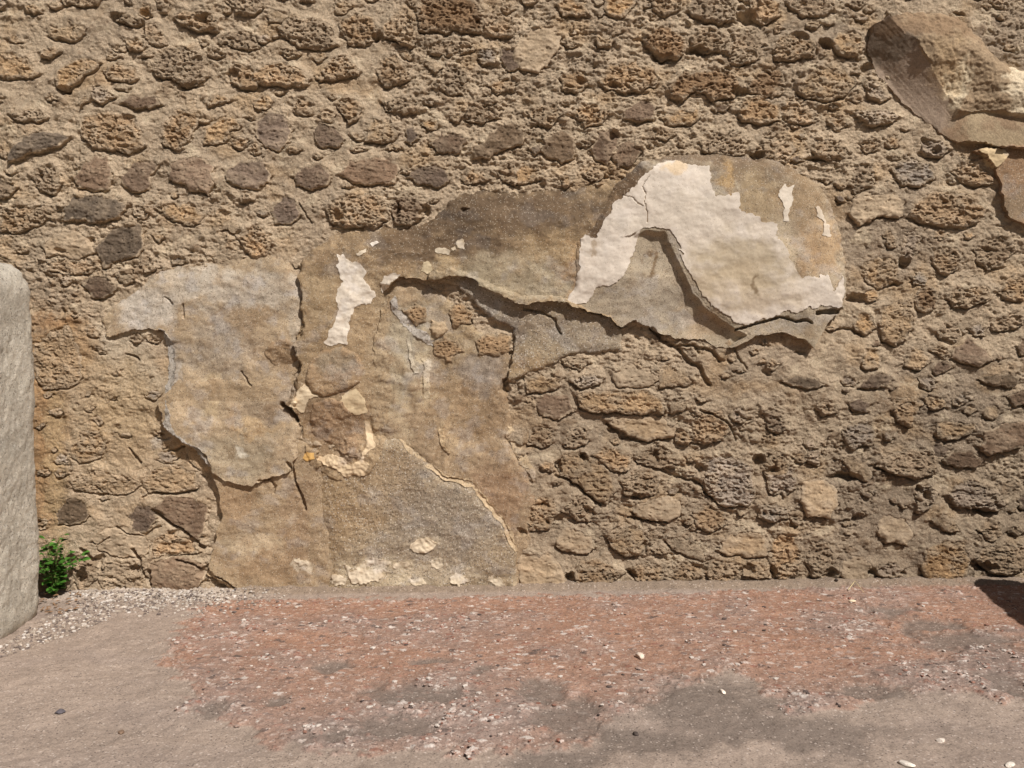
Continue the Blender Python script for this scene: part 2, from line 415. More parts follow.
# ------------------------------------------------------------------ stones: kind, stand-out in cm, outline as it lies in the wall
STONES = '''T .9 54,-12 100,-12 103,-2 99,4 85,7 66,5
T .8 157,-5 170,-3 171,8 166,12 159,9
T .9 224,-8 256,-8 262,8 252,17 238,15 228,6
T 1.0 112,14 128,12 140,18 138,25 125,26 114,22
T 1.2 173,18 182,11 202,9 219,18 217,30 205,31 190,29 178,24
T .9 141,20 155,22 165,33 167,44 157,47 148,42 140,32
T 1.0 125,38 138,36 147,42 144,49 130,51 125,46
O .6 48,27 70,22 84,24 86,34 75,41 55,40 47,35
T .8 220,35 235,28 256,34 258,48 247,50 232,46 219,43
O 1.3 54,80 60,70 75,60 92,56 101,62 96,70 82,80 68,91 58,90
T 1.0 104,72 115,64 135,66 138,76 130,84 112,80
T 1.2 156,52 170,46 195,50 208,60 208,76 197,88 185,86 170,80 155,76 152,65
T .9 226,72 234,63 248,66 258,76 258,88 247,89 230,82
O .7 -6,56 15,52 32,60 40,72 30,80 10,79 -6,76
D 1.0 122,104 130,97 145,94 156,97 161,107 140,108
G 1.0 92,92 98,83 108,90 113,98 104,104 94,100
O .8 208,102 214,95 226,96 230,101 222,105 210,106
T .8 10,115 20,110 45,110 50,118 40,124 22,123
E 1.4 10,152 20,142 38,132 58,130 71,137 62,147 40,152 22,161 11,160
T 1.1 82,125 90,112 112,111 132,115 142,128 142,145 132,155 112,152 95,146 83,138
T .8 168,118 180,108 197,110 200,125 190,140 178,151 165,145 163,130
O .5 205,128 218,115 236,112 240,125 225,142 205,145
D .9 75,178 85,163 98,155 110,158 113,175 110,190 98,192 80,188
D .8 122,178 135,162 152,160 160,166 152,178 148,190 135,193 124,188
D 1.0 170,165 178,158 200,156 215,168 214,185 208,194 192,192 178,182 170,180
D .8 223,170 240,163 260,160 272,172 270,183 258,190 240,188 228,180
T .8 30,175 42,165 56,168 60,185 55,195 40,192
T .9 -6,178 10,180 18,188 12,198 -6,198
T 1.2 276,28 290,18 315,18 330,28 335,45 322,50 300,47 285,37
T .8 340,20 355,12 372,18 376,35 365,46 350,42 340,34
T 1.2 380,30 390,18 408,12 416,25 418,42 412,48 398,42 384,38
C 1.2 418,14 425,-4 455,-6 475,2 485,15 482,32 462,34 440,33 420,32
T .9 484,14 498,12 513,18 512,36 496,37 484,32
T 1.0 426,44 440,41 456,42 458,54 447,57 430,55
T .8 458,42 470,42 472,52 462,56
G .9 478,50 490,45 497,52 493,65 485,68 478,60
D .7 500,48 512,46 520,55 518,68 508,70 500,60
T 1.0 322,72 330,58 345,54 356,64 357,76 342,79 325,80
T .9 376,70 382,56 395,55 404,66 412,78 404,84 385,87 377,80
T 1.1 250,72 262,66 285,62 300,70 312,80 305,86 285,87 262,85 250,82
T .8 292,98 302,95 314,100 312,112 302,117 294,113
T 1.0 336,102 345,94 356,98 362,108 358,122 350,125 340,112
T 1.1 381,102 392,99 412,97 422,103 420,112 405,115 388,110
T .7 438,78 445,66 460,68 466,78 462,95 450,95 440,88
T .8 461,112 470,100 488,96 500,104 498,118 480,122 466,120
T .8 486,86 500,78 516,82 514,92 498,96
O 1.1 366,122 375,118 390,121 398,132 394,142 378,144 366,140 368,130
D .7 255,122 268,110 284,116 295,130 290,144 278,152 265,146 256,136
D .8 313,130 322,122 335,125 345,138 340,148 325,148 314,142
D .6 405,130 416,127 420,140 412,146 406,142
D .7 430,142 440,133 455,133 468,140 462,151 448,154 434,150
E 1.2 473,150 482,140 497,128 512,123 524,130 524,142 505,152 490,160 474,158
D .8 293,176 305,166 320,163 332,173 330,184 312,190 298,186
D .8 341,172 350,162 375,158 395,157 400,168 393,184 375,186 352,182
D .9 407,178 415,168 432,165 448,172 450,182 438,187 420,186
T .7 462,178 470,170 484,172 490,180 478,184 466,184
T .9 496,170 508,162 516,166 516,185 505,184
O .8 602,-6 636,-6 634,8 622,18 608,16
T .9 556,4 570,-4 588,4 588,16 575,17 560,12
T .9 650,-4 680,-4 680,10 665,16 652,12
T 1.3 688,10 695,-6 725,-6 738,8 735,20 720,26 700,20
T 1.0 748,2 765,-6 780,4 778,18 762,24 752,18
C 1.3 642,38 652,27 668,25 684,36 686,50 675,60 660,58 646,48
T 1.3 690,38 700,28 716,30 725,42 722,52 708,54 692,48
T .9 726,52 735,35 750,30 762,42 756,58 742,66 730,64
C 1.5 671,86 682,72 705,68 728,70 740,84 735,96 715,101 695,92 682,102 673,98
C 1.0 747,82 760,70 778,66 785,80 780,92 765,96 750,92
D .9 620,110 630,102 648,100 655,108 652,120 636,122 622,118
O .7 660,118 680,108 700,107 702,116 688,125 668,126
D .8 713,108 722,104 730,106 726,113 716,114
T 1.3 738,110 745,97 762,95 780,104 778,122 760,124 742,120
E 1.2 543,142 552,134 568,132 575,140 573,156 562,164 552,158 542,152
D .8 531,148 538,144 541,152 535,157
D .8 590,150 600,132 612,127 622,136 615,148 608,165 596,160
D .6 610,155 620,142 636,140 640,152 632,164 618,168
T .8 527,112 540,104 558,102 562,116 550,127 532,126
T .8 573,115 585,102 600,102 608,112 602,124 585,128
T 1.0 598,82 610,64 635,60 655,68 658,84 645,92 622,92 605,90
T .9 560,78 570,68 585,72 588,84 575,92 562,90
B .9 518,42 530,28 555,24 562,38 555,55 540,72 520,70 512,60
O 1.0 595,38 602,32 612,38 610,45 598,46
T 1.0 559,178 565,172 574,175 574,184 564,187
T .8 582,175 592,166 606,168 604,178 590,184
O .7 512,170 522,163 538,166 540,178 525,184 514,182
T 1.1 750,150 758,142 772,140 776,152 768,160 755,160
T .8 700,140 712,132 730,130 746,142 744,154 722,156 704,152
T .9 786,4 800,-4 825,0 832,12 820,18 800,16
T 1.0 770,50 780,36 800,32 815,45 812,58 795,62 775,60
O 1.2 828,42 838,32 855,32 862,48 856,60 838,56
O 1.1 798,90 806,72 825,65 848,70 855,85 845,98 825,101 805,100
G 1.3 862,86 870,78 878,85 887,98 880,104 868,98
G 1.3 851,112 860,108 885,108 900,116 890,124 872,127 858,122
T 1.1 812,150 820,140 838,142 846,152 842,160 825,161 814,158
T .7 826,122 838,115 848,118 848,126 834,129
T .8 858,142 868,136 880,142 878,152 866,154
T .8 884,138 892,133 899,138 897,148 887,148
G 1.2 919,142 928,136 940,140 950,150 938,158 926,156 920,150
G 1.0 890,172 898,160 915,157 930,164 934,180 920,188 900,186
T .8 848,185 855,168 868,160 875,172 870,188 855,194
T .9 950,172 960,162 980,164 994,175 992,184 975,186 958,178
T .7 792,178 802,172 815,182 820,195 810,200 798,190
T .8 768,80 778,70 786,82 784,94 772,98
T .8 768,150 776,138 790,140 795,152 786,162 772,162
T .8 778,108 788,96 800,100 812,112 815,122 800,124 782,120
E 1.2 65,206 75,197 95,194 118,197 128,206 122,218 105,223 82,223 66,220
E .8 98,245 106,232 125,226 143,222 144,240 140,255 128,262 112,264 104,268 100,256
D .9 80,282 90,276 108,276 115,284 112,294 102,300 92,297 84,288
B .6 42,245 52,234 75,230 92,240 97,252 80,258 55,258 45,256
O .7 156,210 172,202 195,203 205,215 195,225 172,222
T 1.2 242,238 250,226 262,224 272,236 270,256 258,263 246,252
B .5 213,256 222,248 240,250 244,262 230,272 216,270
T .7 0,212 20,204 40,206 48,218 35,228 12,234 0,230
T .6 50,262 60,258 85,259 97,264 92,273 65,275 50,270
O .8 34,345 50,330 65,326 78,338 84,360 82,378 70,388 45,390 34,378
T 1.1 325,210 335,198 352,194 375,196 388,206 388,220 375,228 350,228 335,225
C 1.1 389,205 400,195 415,193 425,202 424,216 412,228 395,222
D .6 272,210 282,198 296,200 300,214 288,226 276,224
B .8 428,328 434,320 444,320 449,328 445,337 434,338
T .8 404,310 415,302 424,308 427,320 415,325
T .8 448,312 460,304 474,312 472,324 456,326
T .7 432,342 445,337 458,342 462,352 450,361 436,358
T 1.0 475,340 488,333 510,336 514,350 500,358 480,354
T .9 562,360 572,356 590,358 592,364 578,369 564,366
G 1.1 569,382 575,375 590,372 605,378 600,384 580,388
O .9 525,380 540,372 560,378 560,387 545,392 528,392
B .7 612,372 630,364 650,368 658,380 640,388 615,386
B .7 655,372 665,364 685,368 692,380 680,388 660,386
O 1.4 577,395 582,391 610,389 640,390 664,397 662,414 640,415 615,412 590,412 580,405
D .8 535,398 548,392 566,396 574,410 560,420 540,416
B 1.0 608,420 625,415 660,417 675,425 672,438 650,440 630,436 612,430
T .9 690,425 700,412 720,408 728,425 722,440 705,445 692,440
T .8 672,430 684,426 694,434 690,444 676,444
T .9 527,428 537,424 553,428 552,444 540,450 528,442
T .9 562,440 570,428 585,426 590,440 575,448 564,446
O 1.0 555,462 562,452 580,450 600,462 612,470 615,490 608,504 595,500 580,486 560,475
T 1.0 592,455 602,446 620,448 632,458 628,470 612,468 600,462
T .9 634,455 645,446 665,446 680,458 676,468 655,468 640,462
T .9 620,480 632,470 648,470 660,480 655,494 640,498 624,494
G 1.2 703,478 706,458 720,454 745,458 754,470 755,495 748,506 725,507 710,498
T 1.0 761,455 767,448 782,450 790,462 785,474 768,475
B 1.0 632,512 640,502 662,496 680,500 680,514 668,522 645,519
B 1.0 555,545 562,530 578,527 592,535 594,548 580,553 562,552
O 1.1 605,540 612,530 630,525 645,530 650,545 640,556 625,556 610,548
T .8 646,530 655,528 660,538 652,546
B .9 666,540 675,534 690,540 705,552 706,560 692,558 675,552
T .9 562,510 570,496 585,494 594,508 590,520 575,520
T .8 522,510 535,495 552,495 560,512 550,528 528,530
B .8 718,550 730,532 750,530 768,540 766,555 745,558
O .9 743,568 752,560 770,562 770,578 755,580 744,576
T .9 668,575 680,562 700,562 704,575 690,582 672,582
T .9 706,572 715,562 735,560 741,572 730,582 708,582
T .9 574,575 580,558 600,556 612,565 625,575 605,586 578,586
B 1.0 519,565 522,554 548,554 560,562 565,575 562,590 540,592 520,590
T .7 628,570 640,562 662,566 664,578 640,584
T .8 690,515 705,505 725,510 728,525 710,532 695,526
G .9 757,505 768,500 785,506 788,518 772,522 758,516
B 1.3 849,215 850,200 862,193 890,192 903,200 900,218 885,216 870,222 858,227
T 1.4 906,215 915,200 935,190 965,195 985,208 980,222 960,228 935,226 920,222
T .8 880,236 888,230 895,238 894,248 885,246
G 1.0 900,250 902,235 912,228 922,238 915,256 908,268 901,262
T 1.0 930,258 940,245 955,246 963,258 958,270 945,274 934,268
T .9 975,250 985,236 1005,236 1015,252 1005,266 988,272 977,262
O .8 862,262 872,256 890,256 900,270 895,284 878,288 862,280
T 1.0 998,290 1006,276 1024,274 1032,290 1024,302 1006,300
T 1.2 943,298 950,290 975,284 990,290 988,302 970,307 952,306
C 1.2 914,300 920,288 932,286 940,298 938,310 925,313 916,308
G .8 910,275 920,270 928,278 924,286 912,284
O 1.5 878,330 882,306 895,300 910,302 913,320 908,338 895,346 882,340
T 1.1 937,332 945,320 960,322 963,335 952,343 940,340
D 1.1 950,358 955,345 970,338 985,350 990,360 978,367 960,363
O 1.0 862,360 868,345 876,348 881,360 876,370 866,368
O 1.0 906,358 914,345 926,350 931,362 920,369 908,366
O .9 852,325 858,312 870,314 875,328 866,337 855,332
E .8 782,380 792,375 815,377 824,384 815,390 790,388
D .8 859,388 868,376 885,372 893,380 885,388 865,390
E .9 980,378 990,374 1012,374 1020,380 1012,386 990,385
G .8 970,328 980,322 990,328 986,336 974,336
T .8 992,322 1005,312 1022,312 1022,325 1005,332 994,330
D .8 1016,345 1024,338 1034,346 1034,356 1020,354
D .8 1006,395 1016,390 1034,394 1034,404 1012,406
C .8 764,410 772,405 782,415 784,428 775,434 766,428
T .8 815,405 825,398 835,402 835,414 822,416
D .7 848,402 860,396 870,402 868,412 854,414
T 1.1 890,408 895,396 912,394 922,406 915,420 908,428 896,420
O .9 920,400 932,394 944,398 945,408 930,410
O 1.2 934,424 945,420 972,422 975,432 958,438 938,440
D 1.5 976,445 982,432 1000,422 1024,422 1034,435 1018,448 1000,452 985,455
G .9 842,432 850,422 868,420 876,434 870,446 852,448 843,442
T 1.5 875,465 882,456 905,448 928,450 940,460 935,472 915,478 895,474
D 1.0 942,462 950,452 968,450 982,458 978,466 958,468
B .9 842,460 850,452 866,462 873,475 866,482 852,476
G .9 803,440 812,438 822,455 818,466 808,462
B 1.2 798,500 802,480 818,477 836,485 838,505 828,518 808,516
G 1.0 765,465 778,458 795,470 797,490 785,498 768,492
G 1.1 912,500 915,486 928,482 936,492 930,508 918,512
G 1.3 945,495 955,482 975,480 995,490 1003,505 990,513 970,508 952,505
B 1.0 930,520 940,512 955,518 957,530 940,532
B 1.0 876,530 884,516 905,518 912,535 905,545 885,542
O 1.1 920,565 925,548 940,538 962,540 970,560 965,574 945,580 925,578
T 1.4 972,560 980,546 1000,540 1022,546 1034,560 1015,574 990,574
B 1.0 838,577 842,560 858,555 870,562 870,578 850,582
G .9 872,572 878,562 895,560 902,568 900,577 880,578
T .9 768,545 776,530 795,535 802,552 798,576 780,580 768,570
T .9 804,560 810,540 828,540 836,555 830,574 812,576
D .7 1014,500 1022,494 1034,500 1034,512 1020,510
T .8 975,530 985,518 1000,522 1004,536 990,542
E .6 56,510 63,502 74,498 86,504 90,514 84,522 70,526 57,525
O .7 70,450 80,430 100,428 108,442 100,458 80,462
O .8 70,480 90,470 130,474 140,486 130,494 95,494 75,490
O .9 140,482 150,468 175,464 195,472 197,488 180,492 150,494
D .7 152,510 165,496 190,494 206,505 205,525 198,540 182,532 165,520
D .6 128,515 138,503 152,503 158,518 148,532 132,530
B .7 181,446 192,442 206,452 212,470 206,478 192,466
B .7 92,540 105,525 135,525 150,540 145,556 115,558 98,550
D .9 146,575 150,560 180,556 203,562 206,580 190,592 160,592
T .8 98,575 105,562 135,560 142,575 138,592 105,592
T .7 150,540 165,530 190,538 200,552 180,555 155,556
T .7 66,560 80,548 96,560 98,580 80,592'''
BASE = {'T': (172, 145, 113), 'O': (181, 151, 114), 'C': (140, 115, 88), 'D': (119, 100, 82), 'E': (103, 88, 71), 'G': (174, 156, 135), 'B': (172, 149, 119)}
MORT = lin((178, 157, 130))
KINDMAT = {'T': 'T', 'O': 'T', 'C': 'T', 'G': 'T', 'D': 'D', 'E': 'D', 'B': 'B'}

DMAX = np.full(X.shape, -1.0)        # how deep a point lies under any stone or plaster
stones = []
BUMP = np.zeros_like(X)
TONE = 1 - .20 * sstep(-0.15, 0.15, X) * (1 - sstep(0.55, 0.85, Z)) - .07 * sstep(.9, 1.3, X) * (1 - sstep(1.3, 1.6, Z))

def blur(a, k):
    for ax in (0, 1):
        for _ in range(2):
            p_ = np.pad(a, [(k, k) if i == ax else (0, 0) for i in (0, 1)], mode='edge')
            c_ = np.cumsum(p_, axis=ax)
            hi = np.take(c_, range(2 * k, c_.shape[ax]), axis=ax)
            lo = np.concatenate([np.zeros_like(np.take(c_, [0], axis=ax)), np.take(c_, range(0, c_.shape[ax] - 2 * k - 1), axis=ax)], axis=ax)
            a = (hi - lo) / (2 * k + 1)
    return a
def build_stone(kind, prot, P, jitter=0.0):
    sl_ = window(P, 0.045)
    xs, zs = X[sl_], Z[sl_]
    if xs.size < 30:
        return
    d = sdf(P, xs + 1.1 * WX[sl_], zs + 1.1 * WZ[sl_])
    if (d > 0).sum() < 20:
        return
    lo, hi = P.min(0), P.max(0)
    down = np.clip((hi[1] - zs) / max(hi[1] - lo[1], 1e-3), 0, 1)
    size = min(hi - lo)
    h = prot * 0.01 * (0.10 + 0.95 * down) * STAND[sl_]
    r = 0.006 + 0.10 * size
    t = np.clip((d + 0.001) / r, 0, 1)
    prof = np.sqrt(np.maximum(0, 1 - (1 - t) ** 2))
    lvl = LEVEL[sl_] + BULGE[sl_] + 0.006 * N1[sl_]
    if kind in 'TOCG':
        rough = 0.0038 * LAY[sl_] + 0.0024 * N2[sl_] - 0.0065 * PITS[sl_] * (0.5 + 0.6 * sstep(-.3, .3, N1[sl_])) + 0.0010 * N3[sl_] - 0.007 * BIGPITS[sl_] + 0.0045 * CRUMB[sl_]
        if kind == 'O':
            rough = rough * 0.7
    elif kind in 'DE':
        rough = 0.0022 * N2[sl_] - 0.003 * PITS[sl_] * (WID[sl_] > 0.6) + 0.0008 * N3[sl_] + 0.0016 * LAY[sl_] + 0.0016 * CRUMB[sl_]
    else:
        rough = 0.0024 * N2[sl_] + 0.0008 * N3[sl_] + 0.0016 * LAY[sl_] + 0.0016 * CRUMB[sl_] - 0.003 * PITS[sl_] * (WID[sl_] > .7)
    front = lvl - 0.0015 + 0.0075 * prot * STAND[sl_] + h * prof + rough * prof - CUT[sl_]
    jt = rnd.uniform(-6, 4) if kind in 'TOC' else rnd.uniform(-4, 3)
    base = lin(np.array(BASE[kind]) * (1 + rnd.uniform(-.07, .07)) + np.array([jt + 1, 0, -jt]))
    c = np.broadcast_to(base, xs.shape + (3,)).copy()
    c = c * (1 + 0.16 * np.clip(LAY[sl_], -1, 1) + 0.08 * N2[sl_])[..., None]
    dust = sstep(-0.05, 0.65, N1[sl_] * 0.6 + 0.45 * N2[sl_] + 0.30 * (1 - down)) * (0.75 if kind in 'TOGB' else 0.30)
    dust = np.maximum(dust, 0.95 * (1 - sstep(0, 0.017 if kind in 'TOGBC' else 0.007, d + 0.006 * N2[sl_])))
    c = mixc(c, MORT * rnd.uniform(.92, 1.05), dust)
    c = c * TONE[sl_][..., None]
    stones.append((kind, sl_, d, front, c, float((d > 0).sum()), P.mean(0)))
    DMAX[sl_] = np.maximum(DMAX[sl_], d)
    gz, gx = np.gradient(d, STEP)
    low = np.clip(gz, 0, 1)          # below the stone the outline looks down
    ring = np.exp(-((d + 0.003) / 0.004) ** 2) * low
    BUMP[sl_] = np.maximum(BUMP[sl_], 0.0075 * prot * STAND[sl_] * np.exp(-(np.maximum(0, -d) / 0.016) ** 2) * (1 - sstep(-.2, .5, blur(gz, 3))))
    HM[sl_] -= 0.009 * ring + 0.016 * sstep(0.001, 0.022, d + 0.006 * N2[sl_] + 0.006 * low)

# plaster outlines (needed early so that no loose rubble is put beneath them)
ARM = [(303,262),(312,250),(330,238),(345,232),(370,228),(400,229),(420,228),(435,218),(448,205),(460,194),(480,190),(510,193),(540,191),(570,189),(600,186),
       (615,180),(640,172),(640,318),(620,326),(612,322),(600,314),(580,308),(560,302),(545,303),(525,305),(515,302),(500,295),(485,288),(470,279),(455,275),(440,279),(420,281),
       (401,277),(393,284),(388,300),(384,325),(386,345),(392,380),(390,420),(385,450),(372,472),(340,478),(316,470),(306,445),(303,424),(294,413),(288,404),(295,386),(300,362),(296,342),(303,324),(304,300),(299,278)]
DOME = [(562,303),(570,282),(571,242),(588,224),(600,206),(618,180),(640,163),(666,156),(690,155),(720,155),(750,157),(775,159),(790,168),(805,177),(818,186),(830,205),
        (838,228),(842,250),(845,268),(847,281),(844,294),(839,309),(826,320),(812,347),(800,338),(775,332),(755,336),(735,346),(716,348),(705,340),(695,338),(675,337),(660,333),(645,325),(635,320),(620,326),(612,322),(600,314),(580,308)]
UNDER = [(428,281),(455,284),(470,296),(480,308),(490,317),(512,331),(516,345),(505,384),(520,379),(545,366),(572,354),(600,352),(622,351),(622,330),(610,318),(560,298),(520,296),(480,280),(455,270),(430,272)]
LEFT = [(108,338),(124,331),(150,329),(166,333),(173,342),(175,362),(170,386),(160,400),(168,425),(185,440),(200,449),(210,455),(217,470),(226,478),(243,483),(262,481),(290,471),(300,455),(303,424),(288,404),
        (298,362),(298,340),(304,324),(300,278),(292,262),(262,252),(232,262),(190,266),(160,272),(140,290),(120,300),(104,320)]
LOWLEFT = [(160,400),(168,425),(185,440),(200,450),(213,470),(221,490),(223,510),(217,540),(211,562),(207,574),(222,582),(240,596),(280,598),(330,596),(335,560),(325,500),(318,450),(300,440),(295,380),(180,380)]
LOWMID = [(318,470),(340,440),(375,432),(400,438),(420,452),(445,474),(470,480),(490,503),(505,525),(516,545),(518,598),(400,600),(318,598),(320,560),(312,520),(310,490)]
BROWN = [(388,282),(430,284),(480,330),(512,340),(505,384),(512,420),(508,440),(525,470),(535,500),(528,545),(522,560),(518,598),(505,598),(500,560),(470,512),(430,490),(385,470),(372,420),(376,340)]
LEDGE = [(868,28),(880,20),(905,14),(935,12),(958,18),(978,36),(994,56),(1010,70),(1060,74),(1090,110),(1060,150),(1024,150),(1000,149),(975,144),(955,142),(940,134),(918,117),(895,95),(875,74),(866,50)]
FRAG = [(972,150),(1000,148),(1050,146),(1080,170),(1070,215),(1040,235),(1020,226),(1008,218),(1000,204),(999,188),(994,172),(985,158)]
FOOTING = [(236,588),(300,588),(360,586),(420,588),(480,586),(520,588),(600,588),(680,586),(760,584),(760,600),(500,606),(236,604)]

for row in STONES.splitlines():
    t = row.split()
    build_stone(t[0], float(t[1]), poly([tuple(map(float, s.split(','))) for s in t[2:]]))
NTRACED = len(stones)
COVER = DMAX.copy()
for P in (ARM, DOME, UNDER, LEFT, LOWLEFT, LOWMID, BROWN, LEDGE, FRAG):
    COVER = np.maximum(COVER, sdf(poly(P), X, Z))
# rubble between and beyond the large stones
tries = 0
added = 0
while tries < 5200 and added < 330:
    tries += 1
    x, z = rnd.uniform(-2.15, 2.15), rnd.uniform(0.0, 2.08)
    infr = abs(x) < 1.72 and z < 1.96
    r = rnd.uniform(0.012, 0.034) if infr else rnd.uniform(0.03, 0.08)
    i, j = min(int((z - GZ[0]) / STEP), len(GZ) - 1), min(int((x - GX[0]) / STEP), len(GX) - 1)
    if COVER[i, j] > -r * 0.85:
        continue
    n = rnd.randint(6, 8)
    asp = rnd.uniform(0.55, 0.9); rot = rnd.uniform(-.5, .5); ph = rnd.random() * 6
    pts = []
    for k in range(n):
        a = ph + k / n * 2 * math.pi
        q = r * rnd.uniform(0.8, 1.15)
        u, v = math.cos(a) * q, math.sin(a) * q * asp
        pts.append((x + u * math.cos(rot) - v * math.sin(rot), z + u * math.sin(rot) + v * math.cos(rot)))
    P = np.array(pts)
    build_stone(rnd.choice('TTTOBGGD' if x > 0.2 else 'TTOOBGTT'), rnd.uniform(.45, .95), P)
    COVER = np.maximum(COVER, DMAX)
    wd = window(P, 0.02)
    COVER[wd] = np.maximum(COVER[wd], sdf(P, X[wd], Z[wd]))
    added += 1

# ------------------------------------------------------------------ wall mortar mesh
def grid_faces(ny, nx):
    i = np.arange(ny * nx).reshape(ny, nx)
    return np.stack([i[:-1, :-1].ravel(), i[:-1, 1:].ravel(), i[1:, 1:].ravel(), i[1:, :-1].ravel()], 1)

grey = sstep(-0.2, 0.6, fbm(X / 0.5, Z / 0.4, 3, 131))
xpx = 512 + X * 300
wc = np.broadcast_to(MORT, X.shape + (3,)).copy()
wc = mixc(wc, np.broadcast_to(lin((158, 139, 116)), wc.shape), grey * (0.55 + 0.45 * sstep(0.3, 1.2, X)))
wc = mixc(wc, np.broadcast_to(lin((172, 142, 105)), wc.shape), sstep(0.1, 0.8, fbm(X / 0.2, Z / 0.16, 3, 141)) * 0.55)
wc = mixc(wc, np.broadcast_to(lin((124, 100, 75)), wc.shape), sstep(0.25, 0.8, N1 * 0.7 + 0.4 * N2) * 0.65)
wc = mixc(wc, np.broadcast_to(lin((200, 180, 150)), wc.shape), sstep(0.35, 0.9, fbm(X / 0.10, Z / 0.08, 4, 151, .65)) * 0.65)
def wst(px, py, rx, ry, soft=.5):
    cx, cz = PX(px, py)
    q = np.hypot((X + 3 * WX - cx) / (rx * .0033), (Z + 3 * WZ - cz) / (ry * .0033)) + .3 * N1
    return 1 - sstep(1 - soft, 1 + soft, q)
for s_ in ((138, 385, 26, 26, (188, 174, 152), .8), (120, 345, 30, 22, (184, 168, 144), .7), (160, 440, 10, 7, (196, 188, 176), .9), (45, 440, 22, 110, (160, 124, 84), .8), (62, 350, 34, 30, (166, 132, 92), .7), (55, 322, 24, 8, (146, 112, 78), .7), (56, 460, 10, 80, (178, 156, 120), .5), (130, 400, 30, 40, (176, 154, 122), .7), (120, 420, 60, 60, (168, 142, 108), .5)):
    wc = mixc(wc, np.broadcast_to(lin(s_[4]), wc.shape), s_[5] * wst(*s_[:4]))
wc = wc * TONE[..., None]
wc = wc * (1 + 0.07 * N2)[..., None]
FRONT = HM + BUMP - CUT
co = np.stack([X.ravel(), -FRONT.ravel(), Z.ravel()], 1)
wall = mesh_obj('wall_back', co, grid_faces(*X.shape), M['mortar'], col=wc.reshape(-1, 3))
tag(wall, 'rough rubble stone wall of tufa and dark lava stones in beige mortar', 'wall', kind='structure')

# the largest hundred stones are parts of their own, the rest one part
in_view = [s for s in stones]
order = sorted(range(len(stones)), key=lambda i: -stones[i][5] * (1 if abs(stones[i][6][0]) < 1.68 and -0.02 < stones[i][6][1] < 1.93 else 0.001))
rest = {}
for rank, i in enumerate(order):
    kind, sl_, d, front, c, area, cen = stones[i]
    pm = plate_mesh(sl_, d, front, c)
    if pm is None:
        continue
    if rank < 100:
        o = mesh_obj('rubble_stone', pm[0], pm[1], M[KINDMAT[kind]], wall, pm[2], sharp=55)
        if kind in 'DE':
            o['label'] = 'dark grey brown lava stone'
        elif kind == 'B':
            o['label'] = 'smooth tan stone'
        elif kind == 'O':
            o['label'] = 'ochre tufa stone'
    else:
        rest.setdefault('all', []).append(pm)
ofs = 0; cs, fs, cl = [], [], []
for pm in rest.get('all', []):
    cs.append(pm[0]); fs.append(pm[1] + ofs); cl.append(pm[2]); ofs += len(pm[0])
o = mesh_obj('small_rubble', np.concatenate(cs), np.concatenate(fs), M['T'], wall, np.concatenate(cl), sharp=55)
o['kind'] = 'stuff'

# ------------------------------------------------------------------ plaster
CUR = LEVEL + 0.002 * N1           # the level the plaster lies on
def rim(d, rt, rb, rl, rr, d0=None):
    """0 at the outline to 1 inside, with its own width at upper, lower, left and right edges"""
    gz, gx = np.gradient(d if d0 is None else d0, STEP)
    gz, gx = blur(gz, 6), blur(gx, 6)
    n = np.maximum(np.hypot(gx, gz), 1e-6)
    gx, gz = gx / n, gz / n
    wt, wl, wr = np.clip(-gz, 0, 1) ** 2, np.clip(gx, 0, 1) ** 2, np.clip(-gx, 0, 1) ** 2
    r = (wt * rt + wl * rl + wr * rr) / np.maximum(wt + wl + wr, 1e-6)
    wb = sstep(.15, .45, gz)
    r = wb * rb + (1 - wb) * r
    t = np.clip(d / np.maximum(r, 1e-4), 0, 1)
    return t, r

def sheet(name, pts, thick, rims, mat, colour, parent, lvl=None, warp=1.0, noise=(0.0035, 0.0016, 0.0005), extra=None, thin=None, erode=0.0, keep=True, edge=0.35, back=-0.012, label=None):
    P = poly(pts)
    sl_ = window(P, 0.03)
    d = sdf(P, X[sl_] + warp * WX[sl_], Z[sl_] + warp * WZ[sl_])
    if erode:
        d = d - erode * np.clip(MB[sl_] * .8 + .6 * N2[sl_] + .2, 0, 1) * sstep(-.004, .002, d) + 0
    t, r = rim(d, *rims, d0=sdf(P, X[sl_], Z[sl_]))
    ee = 1 - (1 - edge) * sstep(0.0035, 0.012, r)
    prof = ee + (1 - ee) * t * (2 - t)
    base = CUR[sl_] if lvl is None else lvl[sl_]
    f = base + thick * (1 if thin is None else thin[sl_]) * prof + (noise[0] * N1[sl_] + noise[1] * N2[sl_] + noise[2] * N3[sl_])
    if extra is not None:
        f = f + extra[sl_]
    fc = f - CUT[sl_]
    c = colour(sl_, d)
    pm = plate_mesh(sl_, d, fc, c, back)
    o = mesh_obj(name, pm[0], pm[1], mat, None, pm[2], sharp=50)
    if parent:
        adopt(o, parent)
    if label:
        o['label'] = label
    if keep:
        CUR[sl_] = np.where(d > 0, f, CUR[sl_])
    return o

PXX = 512 + 300 * X      # rough photo coordinates, used to place stains
def stain(px, py, rx, ry, sl_, soft=0.5):
    cx, cz = PX(px, py)
    q = np.hypot((X[sl_] + 4 * WX[sl_] - cx) / (rx * 0.0033), (Z[sl_] + 4 * WZ[sl_] - cz) / (ry * 0.0033))
    q = q + 0.35 * N1[sl_] + 0.15 * N2[sl_]
    return 1 - sstep(1 - soft, 1 + soft, q)

